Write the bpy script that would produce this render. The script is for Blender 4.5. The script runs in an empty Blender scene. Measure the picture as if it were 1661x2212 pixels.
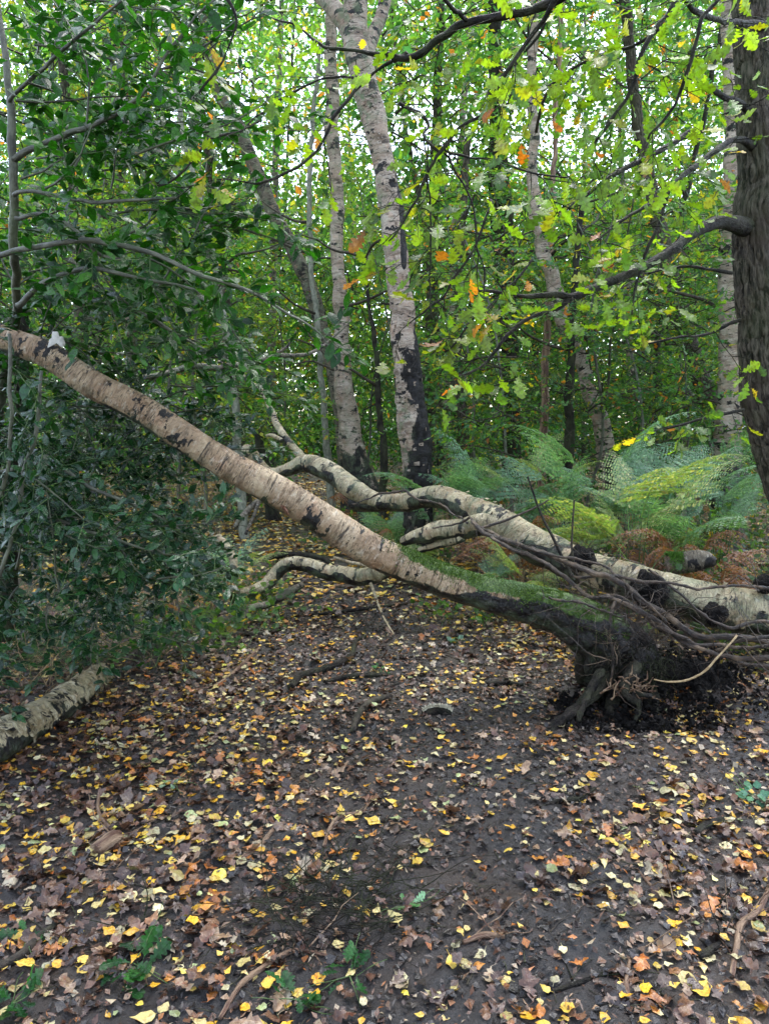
import bpy, math, random
import numpy as np
from mathutils import Vector, Matrix

SC = bpy.context.scene
COL = SC.collection
R = math.radians
rng = np.random.default_rng(7)
random.seed(7)

# ------------------------------------------------------------------ camera, sky, sun, exposure
FPX, PCX, PCY = 1600.0, 830.5, 1106.0
PITCH = R(7.35)
CAMH = 1.5
cam_d = bpy.data.cameras.new("camera")
cam = bpy.data.objects.new("camera", cam_d)
COL.objects.link(cam)
cam.location = (0, 0, CAMH)
cam.rotation_euler = (math.pi / 2 - PITCH, 0, 0)
cam_d.sensor_fit = 'HORIZONTAL'
cam_d.sensor_width = 36
cam_d.lens = 36 * FPX / 1661
cam_d.clip_start = 0.05
cam_d.clip_end = 500
SC.camera = cam

SUN_EL, SUN_AZ = R(62), R(20)          # veiled sun, high and a little ahead on the right
world = bpy.data.worlds.new("World")
SC.world = world
world.use_nodes = True
wn = world.node_tree
wn.nodes.clear()
w_out = wn.nodes.new("ShaderNodeOutputWorld")
w_bg = wn.nodes.new("ShaderNodeBackground")
w_sky = wn.nodes.new("ShaderNodeTexSky")
w_sky.sky_type = 'NISHITA'
w_sky.sun_disc = False
w_sky.sun_elevation = SUN_EL
w_sky.sun_rotation = SUN_AZ
w_sky.air_density = 1.0
w_sky.dust_density = 1.0
w_hs = wn.nodes.new("ShaderNodeHueSaturation")
w_hs.inputs['Saturation'].default_value = 0.62
w_hs.inputs['Value'].default_value = 1.0
w_bg.inputs['Strength'].default_value = 0.15
wn.links.new(w_sky.outputs[0], w_hs.inputs['Color'])
wn.links.new(w_hs.outputs[0], w_bg.inputs['Color'])
wn.links.new(w_bg.outputs[0], w_out.inputs['Surface'])

sun_d = bpy.data.lights.new("sun", 'SUN')
sun_d.energy = 0.8
sun_d.angle = R(35)
sun_d.color = (1.0, 0.97, 0.92)
sun = bpy.data.objects.new("sun", sun_d)
COL.objects.link(sun)
sd = Vector((math.sin(SUN_AZ) * math.cos(SUN_EL), math.cos(SUN_AZ) * math.cos(SUN_EL), math.sin(SUN_EL)))
sun.rotation_euler = (-sd).to_track_quat('-Z', 'Y').to_euler()

SC.view_settings.view_transform = 'Standard'
SC.view_settings.look = 'None'
SC.view_settings.gamma = 1
SC.view_settings.exposure = 2.45
SC.view_settings.use_curve_mapping = False
SC.render.engine = 'CYCLES'
SC.cycles.max_bounces = 10
SC.cycles.diffuse_bounces = 5
SC.cycles.glossy_bounces = 2
SC.cycles.transmission_bounces = 4
SC.cycles.use_denoising = True

# ------------------------------------------------------------------ maths helpers
CP, SP = math.cos(PITCH), math.sin(PITCH)

def ray(px, py):
    a, b = (px - PCX) / FPX, (PCY - py) / FPX
    return np.array([a, CP + b * SP, -SP + b * CP])

def P(px, py, Y):
    """world point at distance Y ahead of the camera"""
    r = ray(px, py)
    return np.array([0, 0, CAMH]) + r * (Y / r[1])

def G(px, py, z=0.0):
    """point of the ground under a pixel"""
    r = ray(px, py)
    return np.array([0, 0, CAMH]) + r * ((z - CAMH) / r[2])

def proj(p):
    """pixel of world points (N,3)"""
    d = p - np.array([0, 0, CAMH])
    f = d[:, 1] * CP - d[:, 2] * SP
    u = d[:, 1] * SP + d[:, 2] * CP
    f = np.where(f < .05, .05, f)
    return PCX + FPX * d[:, 0] / f, PCY - FPX * u / f, f

_T = np.random.default_rng(3).random(65536)

def vn(p, seed=0):
    """value noise of (N,3) points, -1..1"""
    p = np.asarray(p, float)
    i = np.floor(p).astype(np.int64)
    f = p - i
    f = f * f * (3 - 2 * f)
    out = np.zeros(len(p))
    for dx in (0, 1):
        for dy in (0, 1):
            for dz in (0, 1):
                h = ((i[:, 0] + dx) * 73856093) ^ ((i[:, 1] + dy) * 19349663) ^ ((i[:, 2] + dz) * 83492791) ^ (seed * 2654435)
                h = (h ^ (h >> 13)) & 65535
                w = (f[:, 0] if dx else 1 - f[:, 0]) * (f[:, 1] if dy else 1 - f[:, 1]) * (f[:, 2] if dz else 1 - f[:, 2])
                out += w * _T[h]
    return out * 2 - 1

def fbm(p, seed=0, octv=4, gain=.5):
    p = np.asarray(p, float)
    a, s, o = 1.0, 0.0, np.zeros(len(p))
    for k in range(octv):
        o += a * vn(p * (2 ** k) + 17.3 * k, seed + k)
        s += a
        a *= gain
    return o / s

def norm(v):
    v = np.asarray(v, float)
    return v / np.maximum(np.linalg.norm(v, axis=-1, keepdims=True), 1e-9)

def smooth(a, b, x):
    t = np.clip((x - a) / (b - a), 0, 1)
    return t * t * (3 - 2 * t)

def gz(x, y):
    """height of the ground"""
    x = np.atleast_1d(np.asarray(x, float)); y = np.atleast_1d(np.asarray(y, float))
    q = np.stack([x, y, np.zeros_like(x)], 1)
    z = 0.045 * fbm(q * 0.9, 11, 3)
    pathx = -0.15 * np.clip(y - 4, 0, 30)
    off = np.abs(x - pathx)
    half = np.where(y < 6, 2.2, np.clip(2.2 - (y - 6) * .22, 1.0, 3))
    z += 0.16 * smooth(half, half + 2.5, off)
    z += np.where(y < 12, .020 * fbm(q * 5, 21, 3) + .011 * fbm(q * 24, 31, 3), 0)
    # hollow and peat heap where the roots tore out
    z += 0.10 * np.exp(-(((x - 1.75) / .45) ** 2 + ((y - 3.85) / .30) ** 2)) * (1 + .5 * fbm(q * 9, 5, 3))
    return z

# ------------------------------------------------------------------ mesh building
class MB:
    """collects vertices, triangles, quads and point attributes for ONE mesh"""
    def __init__(s):
        s.v, s.t, s.q, s.n = [], [], [], 0
        s.bc, s.tint = [], []
    def add(s, v, t=None, q=None, bc=None, tint=None):
        v = np.asarray(v, float)
        s.v.append(v)
        if t is not None and len(t): s.t.append(np.asarray(t) + s.n)
        if q is not None and len(q): s.q.append(np.asarray(q) + s.n)
        s.bc.append(np.asarray(bc, float) if bc is not None else v.copy())
        if tint is None: tint = (0, 0, 0)
        tt = np.asarray(tint, float)
        s.tint.append(np.broadcast_to(tt, (len(v), 3)) if tt.ndim == 1 else tt)
        s.n += len(v)
    def mesh(s, name, mat, smooth_=True, offset=None):
        v = np.concatenate(s.v)
        if offset is not None: v = v - np.asarray(offset)
        me = bpy.data.meshes.new(name)
        T = np.concatenate(s.t) if s.t else np.zeros((0, 3), int)
        Q = np.concatenate(s.q) if s.q else np.zeros((0, 4), int)
        me.vertices.add(len(v))
        me.vertices.foreach_set("co", v.astype(np.float32).ravel())
        nl = len(T) * 3 + len(Q) * 4
        me.loops.add(nl)
        me.loops.foreach_set("vertex_index", np.concatenate([T.ravel(), Q.ravel()]).astype(np.int32))
        me.polygons.add(len(T) + len(Q))
        st = np.concatenate([np.arange(len(T)) * 3, len(T) * 3 + np.arange(len(Q)) * 4]).astype(np.int32)
        me.polygons.foreach_set("loop_start", st)
        me.polygons.foreach_set("use_smooth", np.full(len(T) + len(Q), smooth_))
        a = me.attributes.new("bc", 'FLOAT_VECTOR', 'POINT')
        a.data.foreach_set("vector", np.concatenate(s.bc).astype(np.float32).ravel())
        a = me.attributes.new("tint", 'FLOAT_VECTOR', 'POINT')
        a.data.foreach_set("vector", np.concatenate(s.tint).astype(np.float32).ravel())
        me.update(calc_edges=True)
        me.materials.append(mat)
        return me

def tag(o, label=None, cat=None, group=None, kind=None):
    if label: o["label"] = label
    if cat: o["category"] = cat
    if group: o["group"] = group
    if kind: o["kind"] = kind
    return o

def empty(name, loc, label, cat, group=None):
    o = bpy.data.objects.new(name, None)
    o.empty_display_size = .1
    COL.objects.link(o)
    o.location = Vector([float(c) for c in loc])
    return tag(o, label, cat, group)

def link(name, me, parent=None, loc=None):
    o = bpy.data.objects.new(name, me)
    COL.objects.link(o)
    if loc is not None: o.location = Vector([float(c) for c in loc])
    if parent is not None:
        o.parent = parent
        o.matrix_parent_inverse = Matrix.Translation(-parent.location)
    return o

def build(mb, name, mat, parent=None, kind=None, label=None, smooth_=True):
    """one object from an MB; a top-level one gets its origin at its base"""
    if parent is None:
        v = np.concatenate(mb.v)
        base = np.array([v[:, 0].mean(), v[:, 1].mean(), v[:, 2].min()])
        o = link(name, mb.mesh(name, mat, smooth_, base), None, base)
    else:
        o = link(name, mb.mesh(name, mat, smooth_), parent)
    if kind: o["kind"] = kind
    if label: o["label"] = label
    return o

def spline(pts, n_per=8):
    """Catmull-Rom through rows of any width"""
    p = np.asarray(pts, float)
    if len(p) == 2: return np.linspace(p[0], p[1], n_per + 1)
    e = np.vstack([2 * p[0] - p[1], p, 2 * p[-1] - p[-2]])
    out = []
    t = np.linspace(0, 1, n_per, endpoint=False)[:, None]
    for i in range(len(p) - 1):
        a, b, c, d = e[i:i + 4]
        out.append(.5 * ((2 * b) + (c - a) * t + (2 * a - 5 * b + 4 * c - d) * t ** 2 + (3 * b - a - 3 * c + d) * t ** 3))
    out.append(p[-1:])
    return np.vstack(out)

def resample(c, step):
    d = np.r_[0, np.cumsum(np.linalg.norm(np.diff(c[:, :3], axis=0), axis=1))]
    n = max(2, int(math.ceil(d[-1] / step)) + 1)
    s = np.linspace(0, d[-1], n)
    return np.stack([np.interp(s, d, c[:, k]) for k in range(c.shape[1])], 1), s

def tube(mb, pts, ns=12, step=.05, disp=None, tintf=None, wander=0, seed=0, cap=True, s0=0.0):
    """pts rows x,y,z,radius; disp(bc, th, s, r) -> offset along the normal"""
    c = spline(pts, 8)
    c, s = resample(c, step)
    if wander:
        k = np.stack([s * 3, np.full_like(s, seed * 3.7), np.zeros_like(s)], 1)
        f = np.sin(np.linspace(0, math.pi, len(s))) ** .3
        for a in range(3): c[:, a] += wander * f * fbm(k * 1.5 + a * 9, seed + a, 3)
    tg = norm(np.gradient(c[:, :3], axis=0))
    nrm = np.zeros_like(tg)
    a = np.array([0, 0, 1.0]) if abs(tg[0, 2]) < .9 else np.array([0, 1.0, 0])
    u = norm(np.cross(np.cross(tg[0], a), tg[0]))
    for i in range(len(c)):
        u = norm(u - tg[i] * np.dot(u, tg[i])); nrm[i] = u
    bn = np.cross(tg, nrm)
    th = np.linspace(0, 2 * math.pi, ns, endpoint=False)
    TH, S = np.meshgrid(th, s + s0)
    Rr = np.repeat(c[:, 3:4], ns, 1)
    bc = np.stack([np.cos(TH) * Rr, np.sin(TH) * Rr, S], 2).reshape(-1, 3)
    off = disp(bc, TH.ravel(), S.ravel(), Rr.ravel()).reshape(Rr.shape) if disp else 0
    rad = np.maximum(Rr + off, .0005)
    nv = nrm[:, None, :] * np.cos(TH)[..., None] + bn[:, None, :] * np.sin(TH)[..., None]
    v = (c[:, None, :3] + nv * rad[..., None]).reshape(-1, 3)
    m = len(c)
    i = np.arange(m - 1)[:, None] * ns; j = np.arange(ns)[None, :]; j2 = (j + 1) % ns
    q = np.stack([i + j, i + j2, i + ns + j2, i + ns + j], 2).reshape(-1, 4)
    tint = tintf(bc, v, nv.reshape(-1, 3), S.ravel()) if tintf else (0, 0, 0)
    t = []
    if cap:
        v = np.vstack([v, c[0, :3], c[-1, :3]])
        bc = np.vstack([bc, [0, 0, s0], [0, 0, s0 + s[-1]]])
        if not isinstance(tint, tuple): tint = np.vstack([tint, tint[0], tint[-1]])
        k = m * ns
        for jj in range(ns):
            t.append((k, (jj + 1) % ns, jj))
            t.append((k + 1, (m - 1) * ns + jj, (m - 1) * ns + (jj + 1) % ns))
    mb.add(v, t, q, bc, tint)
    return c

def threads(mb, lines, r0, r1, tint=(0, 0, 0)):
    """many thin three-sided twigs at once: lines (N,m,3)"""
    L = np.asarray(lines, float)
    N, m, _ = L.shape
    if N == 0: return
    tg = norm(np.gradient(L, axis=1))
    a = norm(np.cross(tg, np.array([.3, .5, .81])))
    b = np.cross(tg, a)
    w = np.linspace(0, 1, m)[None, :, None]
    r0 = np.broadcast_to(np.asarray(r0, float), (N,))[:, None, None]
    r1 = np.broadcast_to(np.asarray(r1, float), (N,))[:, None, None]
    rad = r0 * (1 - w) + r1 * w
    vs = [L + rad * (a * math.cos(x) + b * math.sin(x)) for x in (0, 2.094, 4.189)]
    v = np.stack(vs, 2).reshape(-1, 3)
    base = np.arange(N)[:, None, None] * (m * 3) + np.arange(m - 1)[None, :, None] * 3
    j = np.arange(3)[None, None, :]; j2 = (j + 1) % 3
    q = np.stack([base + j, base + j2, base + 3 + j2, base + 3 + j], 3).reshape(-1, 4)
    mb.add(v, None, q, None, tint)

# ------------------------------------------------------------------ leaves
OUT = {
    'oak': [(0, .012), (.08, .03), (.16, .12), (.21, .15), (.27, .06), (.35, .2), (.42, .22), (.47, .1), (.56, .28), (.63, .3), (.68, .15), (.77, .26), (.83, .23), (.87, .14), (.94, .15), (1, .02)],
    'birch': [(0, .01), (.07, .17), (.13, .27), (.18, .29), (.24, .35), (.28, .32), (.36, .33), (.45, .27), (.5, .28), (.62, .2), (.75, .12), (.88, .05), (1, .0)],
    'round': [(0, .02), (.08, .2), (.2, .36), (.35, .44), (.5, .43), (.65, .35), (.8, .22), (.92, .09), (1, 0)],
    'holly': [(0, .01), (.1, .1), (.2, .2), (.26, .16), (.38, .24), (.45, .19), (.58, .24), (.64, .17), (.78, .17), (.84, .1), (.93, .06), (1, 0)],
    'hollys': [(0, .01), (.12, .13), (.3, .22), (.5, .25), (.68, .21), (.85, .11), (1, 0)],
    'oakl': [(0, .012), (.2, .15), (.27, .07), (.4, .22), (.48, .1), (.6, .3), (.68, .15), (.8, .25), (1, .04)],
    'birchl': [(0, .01), (.12, .25), (.26, .34), (.5, .27), (.75, .12), (1, 0)],
    'mid': [(0, .02), (.36, .31), (.75, .17), (1, 0)],
    'midoak': [(0, .01), (.3, .2), (.46, .1), (.72, .3), (1, .03)],
}

def leaf(kind, curl=.1, fold=.1, twist=0., wave=0., stalk=.0, seed=0, asym=0.06):
    """unit leaf: base at origin, tip +Y, face +Z; returns verts, quads"""
    r = np.random.default_rng(seed)
    o = np.array(OUT[kind])
    n = len(o)
    t, w = o[:, 0], o[:, 1]
    wl = w * (1 + asym * r.normal(size=n)); wr = w * (1 + asym * r.normal(size=n))
    z = curl * (t - .35) ** 2 * np.sign(.5 - 0) - curl * .12
    ph = r.random() * 6
    zl = z + fold * wl + wave * np.sin(t * 11 + ph) * w * 2
    zr = z + fold * wr + wave * np.sin(t * 11 + ph + 2) * w * 2
    L = np.stack([-wl, t, zl], 1); M = np.stack([t * 0, t, z], 1); Rr = np.stack([wr, t, zr], 1)
    tw = twist * t
    for A in (L, M, Rr):
        x, zz = A[:, 0].copy(), A[:, 2].copy()
        A[:, 0] = x * np.cos(tw) - zz * np.sin(tw); A[:, 2] = x * np.sin(tw) + zz * np.cos(tw)
    bend = .12 * r.normal() * t ** 2
    for A in (L, M, Rr): A[:, 0] += bend
    v = np.stack([L, M, Rr], 1).reshape(-1, 3)
    i = np.arange(n - 1) * 3
    q = np.vstack([np.stack([i, i + 1, i + 4, i + 3], 1), np.stack([i + 1, i + 2, i + 5, i + 4], 1)])
    if stalk:
        k = len(v)
        sx = .1 * r.normal()
        v = np.vstack([v, [[-.012, .01, z[0]], [.012, .01, z[0]], [sx + .008, -stalk, z[0] + .05], [sx - .008, -stalk, z[0] + .05]]])
        q = np.vstack([q, [[k + 3, k + 2, k + 1, k]]])
    return v, q

def flake(w=.5, fold=.15):
    """far leaf: a folded diamond of two triangles"""
    return np.array([[0, 0, 0], [w * .5, .45, fold], [0, 1, 0], [-w * .5, .45, fold]]), None, np.array([[0, 1, 2], [0, 2, 3]])

def frames(D, U):
    D = norm(D); X = norm(np.cross(D, U)); Z = np.cross(X, D)
    return np.stack([X, D, Z], 2)      # columns

def leaf_cloud(mb, tmpl, Pn, D, U, S, C, pick=None):
    """one mesh's worth of leaves"""
    N = len(Pn)
    if N == 0: return
    F = frames(D, U) * np.asarray(S, float).reshape(-1, 1, 1)
    if pick is None: pick = rng.integers(0, len(tmpl), N)
    for k, tm in enumerate(tmpl):
        m = pick == k
        if not m.any(): continue
        V = tm[0]
        W = np.einsum('nij,vj->nvi', F[m], V) + np.asarray(Pn)[m][:, None, :]
        n, nv = W.shape[0], len(V)
        off = (np.arange(n) * nv)[:, None, None]
        q = (tm[1][None] + off).reshape(-1, 4) if tm[1] is not None else None
        t = (tm[2][None] + off).reshape(-1, 3) if len(tm) > 2 else None
        bc = np.tile(V, (n, 1)); bc[:, 2] = np.repeat(rng.random(n) * 50, nv)
        mb.add(W.reshape(-1, 3), t, q, bc, np.repeat(np.asarray(C)[m], nv, 0))

def leaf_objects(name, meshes, Pn, D, U, S, C, parent, pick):
    """single leaves, each an object of its own sharing mesh data"""
    F = frames(D, U)
    pinv = Matrix.Translation(-parent.location)
    for i in range(len(Pn)):
        o = bpy.data.objects.new(name, meshes[pick[i]])
        M = Matrix.Identity(4)
        s = float(S[i])
        for a in range(3):
            for b in range(3): M[a][b] = float(F[i][a][b]) * s
            M[a][3] = float(Pn[i][a])
        o.parent = parent
        o.matrix_parent_inverse = pinv
        o.matrix_basis = M
        o.color = (float(C[i][0]), float(C[i][1]), float(C[i][2]), 1)
        COL.objects.link(o)

def split_leaves(parent, name, stuffname, tmpl, tmesh, Pn, D, U, S, C, mat, nmax=290, minpx=16, low=None):
    """largest leaves in view as parts of their own, the rest as one joined part"""
    Pn, D, U, S, C = [np.asarray(a, float) for a in (Pn, D, U, S, C)]
    N = len(Pn)
    pick = rng.integers(0, len(tmpl), N)
    mid = Pn + norm(D) * S[:, None] * .5
    x, y, f = proj(mid)
    face = np.abs(np.einsum('ij,ij->i', frames(D, U)[:, :, 2], norm(mid - np.array([0, 0, CAMH]))))
    size = FPX * S / f * (.35 + .65 * face)
    inn = (x > 15) & (x < 1646) & (y > 15) & (y < 2197) & (Pn[:, 1] > .3)
    size = np.where(inn, size, 0)
    order = np.argsort(-size)[:nmax]
    big = order[size[order] > minpx]
    m = np.zeros(N, bool); m[big] = True
    if m.any(): leaf_objects(name, tmesh, Pn[m], D[m], U[m], S[m], C[m], parent, pick[m])
    if (~m).any():
        mb = MB()
        leaf_cloud(mb, low or tmpl, Pn[~m], D[~m], U[~m], S[~m], C[~m], pick[~m])
        build(mb, stuffname, mat, parent, kind='stuff')

def jitter(base, n, amt=.25, rnd=None):
    """n colours scattered about base (a colour, or rows of colours with weights)"""
    b = np.tile(np.asarray(base, float), (n, 1))
    v = np.exp(rng.normal(0, amt, (n, 1)))
    h = rng.normal(0, amt * .35, (n, 1))
    c = b * v
    c[:, 0:1] *= np.exp(h)
    return np.clip(c, .002, .85)

def palette(cols, weights, n, amt=.18):
    w = np.array(weights, float); w /= w.sum()
    k = rng.choice(len(cols), n, p=w)
    return jitter((0, 0, 0), n) * 0 + np.clip(np.array(cols)[k] * np.exp(rng.normal(0, amt, (n, 1))), .002, .85)

# ------------------------------------------------------------------ materials
class NT:
    def __init__(s, name):
        s.m = bpy.data.materials.new(name); s.m.use_nodes = True
        s.t = s.m.node_tree; s.t.nodes.clear()
        s.out = s.t.nodes.new("ShaderNodeOutputMaterial")
    def n(s, typ, **kw):
        nd = s.t.nodes.new(typ)
        for k, v in kw.items(): setattr(nd, k, v)
        return nd
    def l(s, a, b): s.t.links.new(a, b)
    def attr(s, name): return s.n("ShaderNodeAttribute", attribute_name=name)
    def noise(s, vec, scale, detail=3, rough=.55, sc=None, off=None):
        nd = s.n("ShaderNodeTexNoise"); nd.inputs['Scale'].default_value = scale
        nd.inputs['Detail'].default_value = detail; nd.inputs['Roughness'].default_value = rough
        if sc is not None or off is not None:
            mp = s.n("ShaderNodeMapping"); s.l(vec, mp.inputs[0])
            if sc: mp.inputs['Scale'].default_value = sc
            if off: mp.inputs['Location'].default_value = off
            vec = mp.outputs[0]
        s.l(vec, nd.inputs['Vector'])
        return nd.outputs[0]
    def ramp(s, fac, a, b, ca=(0, 0, 0, 1), cb=(1, 1, 1, 1)):
        r = s.n("ShaderNodeValToRGB"); s.l(fac, r.inputs[0])
        r.color_ramp.elements[0].position = a; r.color_ramp.elements[1].position = b
        r.color_ramp.elements[0].color = ca; r.color_ramp.elements[1].color = cb
        return r.outputs[0]
    def mix(s, fac, a, b, mode='MIX'):
        x = s.n("ShaderNodeMix", data_type='RGBA', blend_type=mode)
        for i, v in ((0, fac), (6, a), (7, b)):
            if hasattr(v, 'is_linked') or hasattr(v, 'links'): s.l(v, x.inputs[i])
            else: x.inputs[i].default_value = v if i == 0 else (*v, 1) if len(v) == 3 else v
        return x.outputs[2]
    def math(s, op, a, b=0.0):
        x = s.n("ShaderNodeMath", operation=op)
        for i, v in ((0, a), (1, b)):
            if hasattr(v, 'links'): s.l(v, x.inputs[i])
            else: x.inputs[i].default_value = v
        return x.outputs[0]
    def bump(s, h, strength=.5, dist=.01, prev=None):
        b = s.n("ShaderNodeBump"); b.inputs['Strength'].default_value = strength; b.inputs['Distance'].default_value = dist
        s.l(h, b.inputs['Height'])
        if prev is not None: s.l(prev, b.inputs['Normal'])
        return b.outputs[0]
    def bsdf(s, col, rough, normal=None, spec=.4, coat=0):
        p = s.n("ShaderNodeBsdfPrincipled")
        if hasattr(col, 'links'): s.l(col, p.inputs['Base Color'])
        else: p.inputs['Base Color'].default_value = (*col, 1)
        if hasattr(rough, 'links'): s.l(rough, p.inputs['Roughness'])
        else: p.inputs['Roughness'].default_value = rough
        p.inputs['Specular IOR Level'].default_value = spec
        if coat:
            p.inputs['Coat Weight'].default_value = coat; p.inputs['Coat Roughness'].default_value = .12
        if normal is not None: s.l(normal, p.inputs['Normal'])
        return p
    def fin(s, p):
        s.l(p.outputs[0], s.out.inputs['Surface']); return s.m

def leaf_mat(name, source, rough=.35, trans=.35, spec=.5, tgain=(1.5, 1.6, .5), spots=.35, coat=0.0, vein=.25):
    """source 'tint' for joined leaves, 'object' for single ones; translucent blade, wet face"""
    N = NT(name)
    if source == 'object':
        col = N.n("ShaderNodeObjectInfo").outputs['Color']
        geo = N.n("ShaderNodeTexCoord").outputs['Object']
        vec = geo
        oi = N.n("ShaderNodeObjectInfo").outputs['Random']
        ad = N.n("ShaderNodeVectorMath", operation='ADD'); N.l(geo, ad.inputs[0])
        cmb = N.n("ShaderNodeCombineXYZ"); N.l(N.math('MULTIPLY', oi, 60.0), cmb.inputs[2]); N.l(cmb.outputs[0], ad.inputs[1])
        svec = ad.outputs[0]
    else:
        col = N.attr("tint").outputs['Vector']
        svec = N.attr("bc").outputs['Vector']; vec = svec
    n1 = N.noise(svec, 6, 3)
    n2 = N.noise(svec, 2.2, 2)
    c = N.mix(N.ramp(n1, .42, .68), col, N.mix(1.0, col, (.55, .45, .45), 'MULTIPLY'))
    c2 = N.mix(N.math('MULTIPLY', N.ramp(n2, .58, .68), spots), c, N.mix(1.0, c, (.9, .42, .3), 'MULTIPLY'))
    # midrib, lighter line along x = 0 of the leaf's own coordinates
    sx = N.n("ShaderNodeSeparateXYZ"); N.l(vec, sx.inputs[0])
    ax = N.math('ABSOLUTE', sx.outputs[0])
    rib = N.math('MULTIPLY', N.math('LESS_THAN', ax, .016), vein)
    vv = N.math('SUBTRACT', sx.outputs[1], N.math('MULTIPLY', ax, .9))
    w = N.math('MULTIPLY', N.math('LESS_THAN', N.math('FRACT', N.math('MULTIPLY', vv, 8.0)), .13), vein * .45)
    c3 = N.mix(N.math('MAXIMUM', rib, w), c2, N.mix(1.0, c2, (1.9, 1.8, 1.5), 'MULTIPLY'))
    nr = N.bump(N.math('ADD', n1, N.math('MULTIPLY', N.math('FRACT', N.math('MULTIPLY', vv, 8.0)), .5)), .35, .03)
    p = N.bsdf(c3, N.ramp(n1, .3, .7, (rough * .6,) * 3 + (1,), (min(1, rough * 1.5),) * 3 + (1,)), nr, spec, coat)
    tr = N.n("ShaderNodeBsdfTranslucent")
    N.l(N.mix(1.0, c2, tgain, 'MULTIPLY'), tr.inputs['Color'])
    mx = N.n("ShaderNodeMixShader"); mx.inputs[0].default_value = trans
    N.l(p.outputs[0], mx.inputs[1]); N.l(tr.outputs[0], mx.inputs[2])
    N.l(mx.outputs[0], N.out.inputs['Surface'])
    return N.m

M = {}
M['leaf'] = leaf_mat("fresh_leaf", 'tint', .34, .5, .5, (2.2, 2.1, .6), .3)
M['leaf_o'] = leaf_mat("fresh_leaf_single", 'object', .34, .5, .5, (2.2, 2.1, .6), .3)
M['wet'] = leaf_mat("wet_holly_leaf", 'tint', .2, .1, .32, (1.6, 2.6, .5), .1, .15)
M['wet_o'] = leaf_mat("wet_holly_leaf_single", 'object', .2, .1, .32, (1.6, 2.6, .5), .1, .15)
M['holly'] = leaf_mat("holly_leaf", 'tint', .3, .25, .25, (1.9, 3.0, .5), .1, .03)
M['holly_o'] = leaf_mat("holly_leaf_single", 'object', .3, .25, .25, (1.9, 3.0, .5), .1, .03)
M['litter'] = leaf_mat("fallen_leaf", 'tint', .3, .06, .45, (1.2, 1, .5), .6, .15)
M['litter_o'] = leaf_mat("fallen_leaf_single", 'object', .3, .06, .45, (1.2, 1, .5), .6, .15)
M['fern'] = leaf_mat("fern_frond", 'tint', .28, .35, .8, (1.6, 1.7, .5), .2, 0, 0)
M['far'] = leaf_mat("far_leaf", 'tint', .38, .55, .5, (2.7, 2.6, 1.1), .0, 0, 0)

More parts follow.
